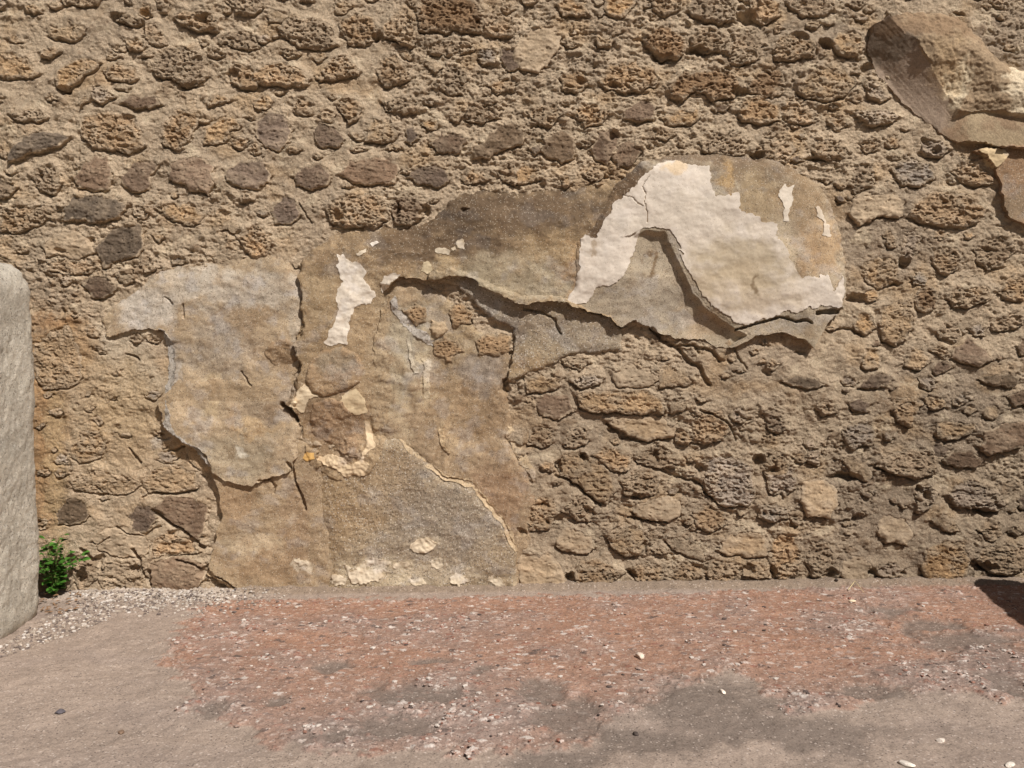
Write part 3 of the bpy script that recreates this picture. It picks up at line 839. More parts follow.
MA = fbm(X / 0.10, Z / 0.085, 4, 311, .6)
MB = fbm(X / 0.06, Z / 0.07, 4, 321, .6)
def paint(base, spots, var=0.10, n1=0.12, mott=0.55):
    b = lin(base)
    def f(sl_, d):
        c = np.broadcast_to(b, X[sl_].shape + (3,)).copy()
        c = c * (1 + var * N2[sl_] + n1 * np.clip(N1[sl_], -1, 1))[..., None]
        for s in spots:
            col_, amt = lin(s[4]), s[5]
            c = mixc(c, np.broadcast_to(col_, c.shape) * (1 + 0.5 * var * N2[sl_])[..., None], amt * stain(s[0], s[1], s[2], s[3], sl_))
        g = c.mean(-1, keepdims=True)
        c = mixc(c, c * .55 + g * np.array([.62, .58, .55]), mott * sstep(.15, .75, MA[sl_]))
        c = mixc(c, c * np.array([.80, .74, .68]), mott * sstep(.15, .8, MB[sl_]))
        return c
    return f

# brown undercoat at the middle
def emp(name, px, py, y, label, cat='plaster'):
    x, z = PX(px, py)
    return empty(name, (x, y, z), label, cat)

p = emp('plaster_undercoat', 450, 590, -0.01, 'brown streaky undercoat between the overhanging upper plaster and the granular grey slab')
PUNDER = p
streak = 0.005 * fbm((X - 0.25 * Z) / 0.05, Z / 0.30, 3, 161)
sheet('coat', BROWN, 0.010, (.03, .008, .06, .02), M['plaster'], paint((157, 135, 107), [(440, 330, 70, 35, (165, 145, 115), .8), (410, 345, 20, 40, (158, 148, 130), .8), (400, 380, 12, 60, (190, 172, 140), .5), (425, 375, 5, 30, (205, 185, 150), .7),
      (450, 430, 6, 40, (185, 160, 125), .5), (490, 400, 25, 40, (142, 118, 90), .6), (500, 500, 25, 40, (150, 122, 95), .7), (455, 400, 30, 40, (150, 126, 96), .5), (480, 370, 20, 20, (150, 140, 128), .6)]), p, extra=streak, edge=0.2)
# the few stones that stick through it
for k_, prt, s_ in (('B', 1.0, '428,328 434,320 444,320 449,328 445,337 434,338'), ('T', .9, '404,310 415,302 424,308 427,320 415,325'), ('T', .9, '448,312 460,304 474,312 472,324 456,326'), ('T', .8, '432,342 445,337 458,342 462,352 450,361 436,358'), ('T', .9, '475,340 488,333 510,336 514,350 500,358 480,354')):
    P = poly([tuple(map(float, q.split(','))) for q in s_.split()])
    sl_ = window(P, 0.012)
    d = sdf(P, X[sl_] + 1.5 * WX[sl_], Z[sl_] + 1.5 * WZ[sl_])
    t = np.clip(d / .012, 0, 1)
    f = CUR[sl_] + prt * .008 * np.sqrt(np.maximum(0, 1 - (1 - t) ** 2)) + (0.0025 * LAY[sl_] - 0.005 * PITS[sl_] if k_ == 'T' else 0.0006 * N3[sl_]) * t
    c = np.broadcast_to(lin((182, 158, 126) if k_ == 'B' else (168, 138, 104)), f.shape + (3,)).copy() * (1 + .1 * LAY[sl_])[..., None]
    c = mixc(c, np.broadcast_to(lin((162, 142, 115)), c.shape), .8 * (1 - sstep(0, .014, d + .006 * N2[sl_])))
    pm = plate_mesh(sl_, d, f, c)
    adopt(mesh_obj('embedded_stone', pm[0], pm[1], M[k_], None, pm[2], sharp=55), p)

# left plaster: base coat, then the grey coat with the broken lower edge
p = emp('plaster_sheet', 250, 592, -0.01, 'smooth tan plaster sheet low on the wall right of a long dark curved crack')
sheet('coat', LOWLEFT, 0.024, (.02, .005, .003, .05), M['plaster'], paint((161, 139, 110), [(255, 545, 40, 8, (192, 172, 142), .6), (270, 565, 40, 20, (150, 122, 92), .5), (300, 520, 15, 40, (140, 112, 86), .4), (235, 500, 20, 25, (160, 130, 98), .5), (303, 565, 8, 6, (205, 190, 165), .7)]), p, edge=0.75)
p = emp('plaster_sheet', 230, 482, -0.02, 'mottled grey plaster sheet with scalloped lower edge on the left of the wall')
sheet('coat', LEFT, 0.026, (.06, .003, .045, .03), M['plaster'], paint((166, 145, 117), [(150, 310, 30, 24, (196, 184, 167), .85), (170, 370, 10, 40, (194, 182, 166), .8), (195, 285, 45, 20, (190, 175, 154), .7), (225, 345, 30, 30, (160, 147, 130), .6), (250, 310, 25, 20, (140, 114, 84), .5),
      (250, 290, 60, 16, (186, 174, 156), .7), (300, 330, 8, 40, (180, 168, 150), .5), (215, 400, 8, 25, (190, 168, 132), .5), (270, 405, 28, 12, (150, 132, 110), .5), (235, 455, 40, 25, (156, 142, 118), .6), (250, 428, 30, 5, (186, 158, 120), .6), (262, 355, 20, 20, (150, 126, 98), .4), (243, 448, 6, 5, (205, 195, 175), .8), (135, 375, 25, 25, (176, 156, 124), .6)], mott=.7), p, edge=0.3, lvl=LEVEL + .002 * N1, thin=.5 + .95 * (1 - sstep(PX(200, 465)[1], PX(200, 345)[1], Z)))
sheet('rounded_patch', [(266,352),(274,342),(288,339),(299,345),(301,356),(293,364),(276,365)], 0.006, (.01, .008, .01, .01), M['plaster'], paint((146, 122, 94), []), p, warp=.4)
sheet('grey_lime_scab', [(160,330),(170,336),(176,350),(175,380),(168,405),(180,432),(200,447),(214,465),(208,466),(190,446),(172,435),(161,412),(165,392),(170,360),(166,342)], 0.004, (.004, .003, .003, .003), M['granular'], paint((176, 166, 152), []), p, warp=1.2)

sheet_pale = [([(507,422),(512,428),(518,440),(528,456),(536,474),(533,482),(524,468),(514,450),(507,436)], (184,162,130)), ([(424,352),(428,351),(431,368),(430,398),(425,400),(423,376)], (192,174,144)), ([(440,425),(444,418),(446,430),(445,446),(450,452),(444,450),(441,440)], (182,158,124)), ([(390,300),(396,296),(402,310),(412,322),(430,336),(440,350),(434,348),(420,338),(404,326),(394,314)], (176,166,152)), ([(408,340),(411,338),(414,352),(417,372),(413,374),(410,356)], (184,170,146))]
for pts, c in sheet_pale:
    sheet('pale_streak', pts, 0.0025, (.004, .004, .004, .004), M['plaster'], paint(c, [], .06, .05), PUNDER, warp=1.0, erode=.003, keep=False)
# granular slab at the bottom
p = emp('plaster_slab', 415, 592, -0.02, 'granular grey plaster slab with pale diagonal right edge at the foot of the wall')
sheet('coat', LOWMID, 0.030, (.05, .006, .11, .018), M['granular'], paint((164, 145, 118), [(430, 520, 65, 50, (152, 138, 119), .8), (350, 500, 30, 50, (164, 138, 104), .8), (385, 470, 30, 20, (156, 132, 102), .6), (322, 540, 18, 70, (162, 138, 106), .8), (380, 570, 45, 14, (200, 182, 152), .75), (445, 570, 40, 10, (190, 172, 146), .5), (430, 543, 18, 7, (200, 182, 154), .5), (380, 500, 30, 40, (165, 144, 115), .5)]), p, edge=0.1, noise=(0.003, 0.0018, 0.0012), lvl=LEVEL + 0.002 * N1)
sheet('pale_rim', [(398,438),(412,446),(430,460),(446,473),(470,479),(484,493),(500,515),(514,535),(518,552),(514,550),(502,526),(486,504),(472,486),(447,479),(428,467),(410,453)], 0.003, (.006, .006, .006, .006), M['plaster'], paint((180, 157, 125), []), p, warp=.8, keep=False)
sheet('white_finish_flake', [(410,546),(417,538),(428,536),(438,543),(434,548),(424,551),(414,549)], 0.003, (.003,) * 4, M['white'], paint((206, 188, 160), []), p, warp=.7, keep=False)
sheet('white_finish_flake', [(346,566),(362,560),(380,556),(395,560),(384,566),(392,572),(380,580),(362,582),(350,576)], 0.002, (.003,) * 4, M['white'], paint((200, 183, 157), []), p, warp=2.0, erode=.010, keep=False)
for pts in ([(430,562),(440,559),(452,563),(449,568),(438,567)], [(448,572),(456,569),(468,574),(474,580),(460,584),(450,580)], [(486,578),(494,572),(504,577),(506,584),(494,586)], [(332,574),(340,570),(346,576),(343,584),(334,583)], [(396,562),(404,557),(412,561),(408,567),(399,568)], [(296,560),(302,556),(308,560),(309,565),(302,565)]):
    sheet('white_finish_flake', pts, 0.002, (.003,) * 4, M['white'], paint((200, 183, 157), []), p, warp=1.6, erode=.004, keep=False)
sheet('white_finish_flake', [(402,574),(412,570),(425,574),(430,582),(412,584)], 0.002, (.003,) * 4, M['white'], paint((202, 184, 156), []), p, warp=1.4, keep=False)

# thin grey coat under the overhang
p = emp('plaster_undercoat', 560, 352, -0.02, 'thin grey coat hanging just below the middle of the overhanging plaster edge')
sheet('coat', UNDER, 0.017, (.01, .012, .006, .02), M['granular'], paint((158, 140, 114), [(480, 300, 35, 16, (168, 158, 142), .8), (510, 325, 18, 14, (140, 130, 120), .6), (590, 335, 40, 14, (162, 148, 128), .6), (540, 320, 20, 12, (158, 142, 122), .6), (520, 365, 30, 15, (168, 142, 108), .7)]), p, edge=0.55)

# the large upper plaster
big = emp('plaster_sheet', 600, 320, -0.03, 'large overhanging plaster sheet with a white dome and a dark weathered left arm')
arm = sheet('weathered_coat', ARM, 0.029, (.13, .003, .006, .14), M['plaster'],
      paint((154, 131, 101), [(500, 213, 115, 30, (92, 75, 58), .9), (420, 245, 60, 20, (106, 87, 67), .85), (475, 250, 40, 30, (104, 86, 66), .65), (540, 215, 50, 16, (118, 98, 76), .6), (325, 260, 18, 12, (120, 98, 74), .6), (560, 255, 35, 25, (164, 140, 106), .6),
       (500, 280, 70, 22, (164, 150, 124), .7), (545, 290, 30, 14, (170, 156, 132), .6), (322, 300, 16, 30, (166, 144, 112), .6), (325, 390, 30, 25, (140, 120, 96), .5), (350, 430, 40, 30, (150, 122, 94), .6), (385, 360, 14, 70, (158, 138, 110), .8), (380, 440, 16, 40, (160, 138, 108), .7), (571, 270, 5, 28, (168, 136, 100), .6), (450, 262, 10, 9, (186, 160, 122), .6)]), big, edge=0.05, thin=1 - .92 * sstep(PX(300, 375)[1], PX(300, 455)[1], Z) , label='dark brown weathered coat')
# the dome, with a triangular recess broken out of it
E = poly([(636, 234), (645, 231), (662, 232), (675, 259), (690, 293), (706, 311), (722, 321), (744, 334)])
REC = poly([(634, 233), (645, 230), (662, 231), (676, 258), (691, 292), (707, 310), (723, 320), (746, 334), (720, 352), (700, 342), (660, 340), (640, 326), (620, 332), (590, 312), (575, 300), (590, 262), (620, 240)])
sl_ = window(REC, 0.03)
rec = np.zeros_like(X)
dE = segdist(E, X[sl_] + .6 * WX[sl_], Z[sl_] + .6 * WZ[sl_], closed=False)
din = sdf(REC, X[sl_] + .6 * WX[sl_], Z[sl_] + .6 * WZ[sl_])
rec[sl_] = -0.022 * sstep(PX(616, 240)[0], PX(652, 240)[0], X[sl_]) * sstep(0.0, 0.020, dE) * (1 - sstep(0.04, 0.21, dE)) * (din > 0)
# smooth outer swell of the dome
dm = sdf(poly(DOME), X, Z)
swell = 0.020 * sstep(0.0, 0.16, dm)
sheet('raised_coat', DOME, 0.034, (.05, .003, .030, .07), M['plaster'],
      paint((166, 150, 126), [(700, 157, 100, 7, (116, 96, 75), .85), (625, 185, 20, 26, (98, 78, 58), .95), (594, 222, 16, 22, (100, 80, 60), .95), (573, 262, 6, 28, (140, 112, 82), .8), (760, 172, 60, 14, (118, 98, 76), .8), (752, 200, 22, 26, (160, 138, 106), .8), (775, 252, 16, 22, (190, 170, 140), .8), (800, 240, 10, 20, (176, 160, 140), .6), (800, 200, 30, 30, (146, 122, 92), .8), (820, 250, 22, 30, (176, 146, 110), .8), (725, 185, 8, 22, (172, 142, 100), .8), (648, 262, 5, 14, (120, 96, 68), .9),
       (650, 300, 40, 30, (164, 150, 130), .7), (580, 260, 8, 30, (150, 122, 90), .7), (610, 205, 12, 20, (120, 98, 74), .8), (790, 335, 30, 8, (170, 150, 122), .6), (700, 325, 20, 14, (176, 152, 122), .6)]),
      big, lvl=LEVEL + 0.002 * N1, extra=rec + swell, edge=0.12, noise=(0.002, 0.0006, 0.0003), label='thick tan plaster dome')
WL = [(562,301),(570,288),(580,268),(580,240),(584,236),(594,237),(600,226),(607,215),(615,203),(634,183),(652,168),(662,163),(672,160),(681,164),(690,168),(706,168),(709,185),(713,199),(722,196),(735,192),(738,212),(742,216),(748,214),(758,222),(770,226),(773,240),(782,250),
      (790,266),(800,277),(822,278),(829,292),(834,282),(840,275),(845,281),(843,292),(838,308),(815,307),(800,311),(780,314),(757,320),(744,327),(728,320),(712,311),(698,297),(686,274),(676,252),(666,234),(652,229),(641,230),(637,242),(630,258),(627,270),(618,282),(606,287),(596,288),(590,302),(575,304)]
sheet('white_finish', WL, 0.0025, (.003, .002, .003, .003), M['white'],
      paint((208, 194, 176), [(740, 265, 50, 28, (176, 158, 128), .75), (730, 285, 40, 22, (184, 164, 134), .6), (770, 300, 30, 12, (208, 190, 164), .6), (700, 290, 10, 12, (190, 170, 140), .5), (690, 215, 40, 30, (204, 190, 170), .6), (670, 168, 12, 7, (206, 176, 132), .6), (754, 283, 4, 7, (130, 110, 84), .9), (590, 250, 4, 4, (170, 150, 126), .8), (625, 225, 15, 10, (198, 184, 164), .5)], var=.03, n1=.03, mott=.2),
      big, warp=1.0, erode=.010, noise=(0, .0003, .0001), edge=0.6, keep=False, label='white finishing coat')
FL = [([(338,255),(345,254),(353,258),(361,262),(368,272),(366,280),(372,288),(378,292),(374,304),(366,306),(357,308),(354,316),(352,330),(349,346),(340,345),(331,346),(324,342),(330,336),(336,322),(338,308),(336,300),(340,290),(345,284),(341,276)], (210, 196, 176)),
      ([(775,192),(780,187),(790,188),(788,196),(786,206),(784,215),(784,224),(776,225),(778,212),(775,202)], (210, 196, 176)),
      ([(384,276),(392,273),(402,275),(396,282),(390,288),(384,294),(383,284)], (210, 196, 176)),
      ([(437,250),(441,248),(447,249),(452,252),(450,255),(444,256),(439,255),(436,253)], (202, 186, 160)), ([(458,238),(463,236),(467,239),(467,244),(463,249),(458,247),(456,242)], (194, 176, 148)), ([(455,245),(458,248),(455,252),(451,250)], (198, 180, 152)),
      ([(370,244),(378,241),(382,246),(374,248)], (210, 196, 176)), ([(358,254),(366,249),(368,254),(361,258)], (212, 196, 170)),
      ([(420,262),(428,260),(434,270),(430,276),(421,274)], (190, 172, 140)),
      ([(294,398),(302,386),(308,384),(316,392),(322,396),(312,402),(307,409),(302,412),(293,404)], (210, 190, 158)),
      ([(341,398),(358,390),(366,400),(370,410),(360,415),(348,412)], (204, 182, 146)),
      ([(364,420),(371,420),(374,430),(376,442),(370,452),(364,460),(372,464),(366,474),(350,476),(336,468),(322,466),(318,456),(335,452),(352,462),(362,458),(368,444),(364,432)], (204, 180, 146)),
      ([(304,454),(309,449),(316,451),(317,458),(309,461),(304,459)], (206, 164, 100)),
      ([(810,208),(816,207),(824,222),(828,232),(826,238),(818,236),(820,226),(812,218)], (204, 188, 166))]
for pts, c in FL:
    sheet('white_finish_flake', pts, 0.0018, (.003,) * 4, M['white'], paint(c, [], .05, .05, .5), big, warp=1.15, erode=.005, noise=(0, .0003, .0001), edge=.6, keep=False)
sheet('mortar_disc', [(308,378),(312,360),(325,350),(345,347),(360,355),(366,368),(362,382),(348,391),(325,396),(312,390)], 0.009, (.014, .012, .01, .012), M['plaster'], paint((156, 131, 101), [(335, 362, 16, 8, (150, 136, 114), .6)], .05, .05), big, warp=.35, noise=(.0005, .0005, .0003), label='rounded smooth mortar disc')
sheet('mortar_disc', [(310,418),(316,404),(330,397),(344,400),(352,414),(358,440),(360,455),(345,452),(325,440),(312,432)], 0.006, (.010, .02, .01, .012), M['plaster'], paint((150, 124, 96), []), big, warp=.7, label='brown mortar lump')

# the thick broken ledge at the upper right
led = emp('plaster_ledge', 950, 148, -0.04, 'thick broken plaster ledge with a dark slanting left face at the upper right')
B6 = poly([(884,20),(905,44),(930,79),(955,114),(978,112),(1000,113),(1026,117),(1095,120),(1095,60),(1012,60),(996,48),(975,28),(952,12),(915,8)])
P6 = poly(LEDGE)
sl_ = window(P6, 0.03)
xs, zs = X[sl_] + .5 * WX[sl_], Z[sl_] + .5 * WZ[sl_]
dB = sdf(B6, xs, zs)
px6 = 512 + (X[sl_] / 0.0033)
leftness = 1 - sstep(PX(938, 120)[0], PX(972, 120)[0], X[sl_])
outd = np.maximum(0, -dB)
d6 = sdf(P6, X[sl_] + WX[sl_], Z[sl_] + WZ[sl_])
TH = 0.028 + 0.040 * sstep(PX(950, 118)[1], PX(950, 45)[1], Z[sl_]) + .012 * sstep(PX(975, 110)[0], PX(1010, 110)[0], X[sl_])
fall = TH - outd * (TH / .122 * leftness + 1.6 * (1 - leftness))
cove = 0.020 + 0.008 * sstep(0, 0.05, outd)
prof = np.maximum(fall, 0.004 * leftness + cove * (1 - leftness))
top = rim(d6, .11, .0005, .0005, .05)[0]
topw = top * (2 - top)
f = LEVEL[sl_] + prof * np.where(dB > -0.01, 0.1 + 0.9 * topw, 1) + np.where(dB > 0, 0.0035 * N2[sl_] + 0.0018 * N3[sl_] + 0.006 * N1[sl_] + .0012 * CRUMB[sl_], 0.0005 * N2[sl_] + 0.0006 * fbm((X[sl_] + Z[sl_]) / .006, (X[sl_] - Z[sl_]) / .12, 2, 331))
c = np.broadcast_to(lin((152, 130, 103)), f.shape + (3,)).copy() * (1 + .16 * N2[sl_] + .08 * N3[sl_])[..., None]
isA = (leftness * sstep(0.0, 0.006, outd))
c = mixc(c, np.broadcast_to(lin((156, 136, 116)), c.shape), isA)
c = mixc(c, np.broadcast_to(lin((108, 94, 78)), c.shape), stain(885, 42, 24, 26, sl_) * .8)
c = mixc(c, np.broadcast_to(lin((168, 148, 118)), c.shape), (1 - leftness) * sstep(0.0, 0.01, outd) * .9)
c = mixc(c, np.broadcast_to(lin((136, 110, 86)), c.shape), stain(1005, 124, 26, 8, sl_) * .7)
c = mixc(c, np.broadcast_to(lin((150, 122, 94)), c.shape), stain(955, 128, 10, 16, sl_) * .7)
c = mixc(c, np.broadcast_to(lin((130, 104, 78)), c.shape), stain(920, 28, 55, 14, sl_) * .6)
c = mixc(c, np.broadcast_to(lin((214, 196, 164)), c.shape), stain(953, 84, 10, 26, sl_, .35) * .9)
c = mixc(c, np.broadcast_to(lin((206, 188, 158)), c.shape), stain(1018, 92, 16, 20, sl_, .35) * .9)
c = mixc(c, np.broadcast_to(lin((190, 160, 120)), c.shape), stain(940, 72, 16, 24, sl_) * .4)
pm = plate_mesh(sl_, d6, f, c)
o = mesh_obj('ledge_body', pm[0], pm[1], M['ledge'], None, pm[2], sharp=60)
adopt(o, led)
CUR[sl_] = np.where(d6 > 0, f, CUR[sl_])
frag = emp('plaster_fragment', 1015, 228, -0.02, 'smooth brown plaster fragment at the right border just below the broken ledge')
sheet('coat', FRAG, 0.024, (.02, .004, .004, .02), M['plaster'], paint((150, 122, 94), [(1012, 205, 20, 20, (140, 122, 98), .7)], .05, .05), frag, edge=.7, noise=(.001, .0008, .0004))
sheet('pale_flake', [(975,150),(984,149),(1000,150),(1004,156),(998,164),(992,172),(986,168),(984,158)], 0.006, (.003,) * 4, M['white'], paint((196, 172, 134), []), frag, warp=.8, edge=.6)

# ------------------------------------------------------------------ floor
FS = 0.0036
fx = np.concatenate([np.linspace(-4.5, -2.02, 26)[:-1], np.arange(-2.0, 2.0, FS), np.linspace(2.02, 4.5, 26)])
fy = np.concatenate([np.linspace(-5.5, -1.56, 34)[:-1], np.arange(-1.55, 0.06, FS)])
A, Bq = np.meshgrid(fx, fy)
def fz(x, y):
    return 0.012 * x
n1 = fbm(A / 0.30, Bq / 0.30, 3, 201); n2 = fbm(A / 0.06, Bq / 0.06, 3, 211); n3 = fbm(A / 0.014, Bq / 0.014, 2, 221)
c1, c1b, cid = worley((A + .006 * n3) / 0.011, (Bq + .006 * n2) / 0.010, 231)
c2, c2b, cid2 = worley((A + .008 * n3) / 0.026, (Bq + .008 * n2) / 0.019, 241)
def fpoly(pts):
    return np.array([FLOORPT(a, b) for a, b in pts])
RED = fpoly([(176,622),(205,616),(190,604),(240,600),(400,599),(520,597),(680,594),(860,586),(960,584),(1100,586),(1100,690),(1010,700),(960,690),(900,690),(860,706),(800,712),(770,700),(735,668),(690,684),(660,700),(630,712),(600,722),(590,745),(520,752),(470,750),(400,752),(330,750),(270,748),(250,735),(215,716),(196,704),(190,688),(164,664),(168,645),(180,636)])
dr = sdf(RED, A + 0.035 * n2 + .02 * n1, Bq + 0.05 * n2 + .03 * n1)
red = sstep(-0.012, 0.012, dr + 0.01 * n3)
def fstain(px, py, rx, ry, soft=.4):
    cx, cy = FLOORPT(px, py)
    d0 = FLOORPT(px + rx, py)[0] - cx; d1 = FLOORPT(px, py - ry)[1] - cy
    q = np.hypot((A - cx) / d0, (Bq - cy) / d1) + .35 * n1 + .45 * n2
    return 1 - sstep(1 - soft, 1 + soft, q)
bare = np.zeros_like(A)
for s in ((420, 695, 55, 12), (400, 725, 45, 12), (340, 735, 35, 10), (540, 690, 22, 14), (570, 715, 40, 16), (700, 700, 60, 22), (740, 720, 70, 25), (660, 745, 60, 12), (560, 760, 50, 8), (215, 708, 20, 8), (800, 735, 60, 20), (965, 640, 50, 10), (930, 625, 30, 6), (1000, 680, 30, 12), (480, 668, 14, 5), (330, 665, 18, 5), (430, 660, 20, 3), (280, 700, 12, 5), (885, 610, 30, 5), (630, 735, 30, 8), (870, 690, 30, 8)):
    bare = np.maximum(bare, fstain(*s))
scat = sstep(0.15, 0.55, n1 * .5 + n2 * .6)
chips = np.clip(1 - c1 / 0.5, 0, 1) ** .5 * (cid > 0.38)
chips2 = np.clip(1 - c2 / 0.45, 0, 1) ** .5 * (cid2 > 0.8)
worn = red * (1 - .8 * bare)
edge_rub = np.exp(-(dr / 0.05) ** 2)
fc = np.broadcast_to(lin((152, 135, 120)), A.shape + (3,)).copy() * (1 + .06 * n1 + .05 * n2)[..., None]
fc = mixc(fc, np.broadcast_to(lin((148, 132, 119)), A.shape + (3,)), sstep(.0, .7, fbm(A / .5, Bq / .2, 3, 251)) * .6)
redc = mixc(np.broadcast_to(lin((150, 116, 95)), A.shape + (3,)), np.broadcast_to(lin((142, 123, 111)), A.shape + (3,)), np.clip(sstep(-.3, .5, n1) * .55 + sstep(-0.55, -1.1, Bq) * .5, 0, 1))
redc = redc * (1 + .12 * n2)[..., None]
fc = mixc(fc, redc, red)
fc = mixc(fc, np.broadcast_to(lin((118, 105, 94)), A.shape + (3,)), bare * .85)
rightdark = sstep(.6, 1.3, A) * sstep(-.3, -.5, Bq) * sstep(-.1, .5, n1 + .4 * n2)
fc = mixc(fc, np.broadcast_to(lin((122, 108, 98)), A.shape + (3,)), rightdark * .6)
pal = np.array([lin(c) for c in ((180, 163, 150), (146, 112, 96), (164, 140, 126), (88, 76, 70), (154, 132, 119), (134, 94, 78), (192, 180, 168), (116, 99, 90))])
ca = (chips > .3) * np.clip(worn * 1.0 + .06, 0, 1) * (.35 + .65 * scat)
fc = mixc(fc, pal[(cid * 997).astype(int) % 8] * 1.05, np.clip(ca, 0, 1) * .92)
ca2 = (chips2 > .35) * np.clip(worn + .0, 0, 1)
fc = mixc(fc, pal[(cid2 * 991).astype(int) % 8], np.clip(ca2, 0, 1) * .8)
# pale crushed lime along the foot of the wall on the left, grey mortar footing further right
lime = sstep(-0.125, -0.07, Bq + .02 * n2) * (1 - sstep(-0.95, -0.80, A + .1 * n2)) * sstep(-1.6, -1.40, A)
fc = mixc(fc, np.broadcast_to(lin((178, 164, 147)), A.shape + (3,)), lime * (.45 + .5 * (chips > .3)))
foot = sstep(-0.075, -0.05, Bq + .012 * n2 + .01 * n1) * sstep(-0.96, -0.88, A) 
fc = mixc(fc, np.broadcast_to(lin((130, 113, 95)), A.shape + (3,)), foot * .85)
fh = fz(A, Bq) + .006 * n1 + .0025 * n2 + .0010 * n3 + (.0035 * chips + .004 * chips2) * np.clip(worn + .15, 0, 1) * (.4 + .6 * scat) - .007 * bare * red - .004 * (1 - red) * sstep(-1.2, -1.0, -np.abs(A) * 0 - 1.1)
fh = fh + .016 * sstep(-.07, -.01, Bq + .006 * n2) * foot + lime * (.006 * chips + .006) + .004 * edge_rub * chips * red
gouge = fpoly([(856,600),(868,608),(885,622),(905,632),(920,640),(935,650),(950,662),(958,672)])
dg = segdist(gouge, A + .02 * n2, Bq + .02 * n2, closed=False)
fh = fh - .010 * np.clip(1 - dg / .022, 0, 1) * (.4 + .6 * sstep(-.2, .3, n2))
co = np.stack([A.ravel(), Bq.ravel(), fh.ravel()], 1)
floor = mesh_obj('floor', co, grid_faces(*A.shape), M['floor'], col=fc.reshape(-1, 3))
tag(floor, 'worn reddish mortar floor with chips, bare beige at the left', 'floor', kind='structure')

def floor_z(x, y):
    j = int(np.clip(np.searchsorted(fx, x), 0, len(fx) - 1)); i = int(np.clip(np.searchsorted(fy, y), 0, len(fy) - 1))
    return float(fh[i, j])

# ------------------------------------------------------------------ rocks, pebbles
def ico(sub):
    import bmesh
    bm = bmesh.new()
    bmesh.ops.create_icosphere(bm, subdivisions=sub, radius=1)
    v = np.array([tuple(q.co) for q in bm.verts]); f = np.array([[q.index for q in p.verts] for p in bm.faces])
    bm.free()
    return v, f
ICO3, ICO1, ICO5 = ico(3), ico(1), ico(7)
def pebble_geo(sz, seed, ic=ICO3, facets=9):
    r = np.random.default_rng(seed)
    v = ic[0].copy()
    for k in range(facets):                       # broken faces
        nn = r.normal(size=3); nn /= np.linalg.norm(nn)
        h = r.uniform(.55, .85)
        dd = v @ nn
        v = v - np.maximum(0, dd - h)[:, None] * nn
    v = v * np.array(sz)
    a = r.uniform(0, 6.28)
    c, s = math.cos(a), math.sin(a)
    return np.stack([v[:, 0] * c - v[:, 1] * s, v[:, 0] * s + v[:, 1] * c, v[:, 2]], 1)
def pebble(name, px, py, sz, colr, label, cat='pebble', mat='B'):
    x, y = FLOORPT(px, py)
    v = pebble_geo(sz, int(px * 13 + py))
    z = floor_z(x, y)
    cl = np.broadcast_to(lin(colr), v.shape)
    o = mesh_obj(name, v, ICO3[1], M[mat], None, cl, sharp=35)
    o.location = (x, y, z + sz[2] * .45)
    return tag(o, label, cat)
pebble('pebble', 60, 713, (.014, .009, .007), (92, 86, 88), 'small dark grey pebble on the bare beige floor at lower left')
pebble('pebble', 121, 731, (.008, .007, .006), (120, 98, 80), 'small brown pebble on the beige floor, right of the dark grey one')
pebble('pebble', 30, 616, (.013, .009, .009), (104, 96, 92), 'dark pebble touching the foot of the pale standing slab', mat='D')
pebble('stone_chip', 640, 657, (.017, .013, .010), (206, 186, 166), 'pale pinkish lump on the red floor below the middle of the wall', 'stone chip')
pebble('stone_chip', 852, 602, (.013, .008, .005), (208, 190, 160), 'cream chip on the red floor just below the dry straw', 'stone chip')
pebble('pebble', 836, 585, (.008, .006, .006), (74, 64, 56), 'black pebble near the wall foot, left of the dry straw', mat='D')
pebble('stone_chip', 907, 764, (.016, .010, .006), (214, 202, 186), 'white chip on the floor at the very bottom edge', 'stone chip')
pebble('stone_chip', 1010, 766, (.013, .008, .005), (208, 196, 180), 'white chip in the bottom right corner', 'stone chip')
pebble('stone_chip', 941, 740, (.011, .008, .005), (206, 192, 176), 'white chip on the grey floor right of the dark gouge, alone', 'stone chip')
pebble('pebble', 636, 733, (.008, .006, .005), (76, 66, 60), 'tiny black pebble on the bare grey patch near the bottom', mat='D')
pebble('stone_chip', 722, 692, (.010, .008, .007), (214, 198, 180), 'white chip at the right rim of the bare grey floor patch', 'stone chip')

# crushed lime gravel along the wall foot and slab
cs, fs, cl = [], [], []
ofs = 0
gcol = [(186, 174, 160), (170, 156, 140), (156, 140, 124), (136, 122, 110), (194, 184, 172), (110, 98, 90)]
for k in range(3200):
    if rnd.random() < .72:
        px = rnd.gauss(150, 55); py = 591 + abs(rnd.gauss(0, 1)) * 9
        if px < 70 or px > 300:
            continue
    else:
        px = rnd.uniform(0, 110); py = 632 - px * .36 + rnd.uniform(0, 26)
    x, y = FLOORPT(px, py)
    if y > -0.03 or (x < -1.43 and y < -.18):
        continue
    s = rnd.choice((.002, .003, .003, .004, .006)) * rnd.uniform(.8, 1.2)
    v = pebble_geo((s * 1.2, s, s * .7), k, ICO1, 4)
    v = v + np.array([x, y, floor_z(x, y) + s * .25])
    cs.append(v); fs.append(ICO1[1] + ofs); ofs += len(v)
    cc = lin(rnd.choice(gcol if px > 70 else gcol[1:]))
    cl.append(np.broadcast_to(cc, v.shape))
g = mesh_obj('gravel', np.concatenate(cs), np.concatenate(fs), M['B'], None, np.concatenate(cl), smooth=False)
tag(g, 'pale crushed gravel along the foot of the wall beside the green weed', 'gravel', kind='stuff')
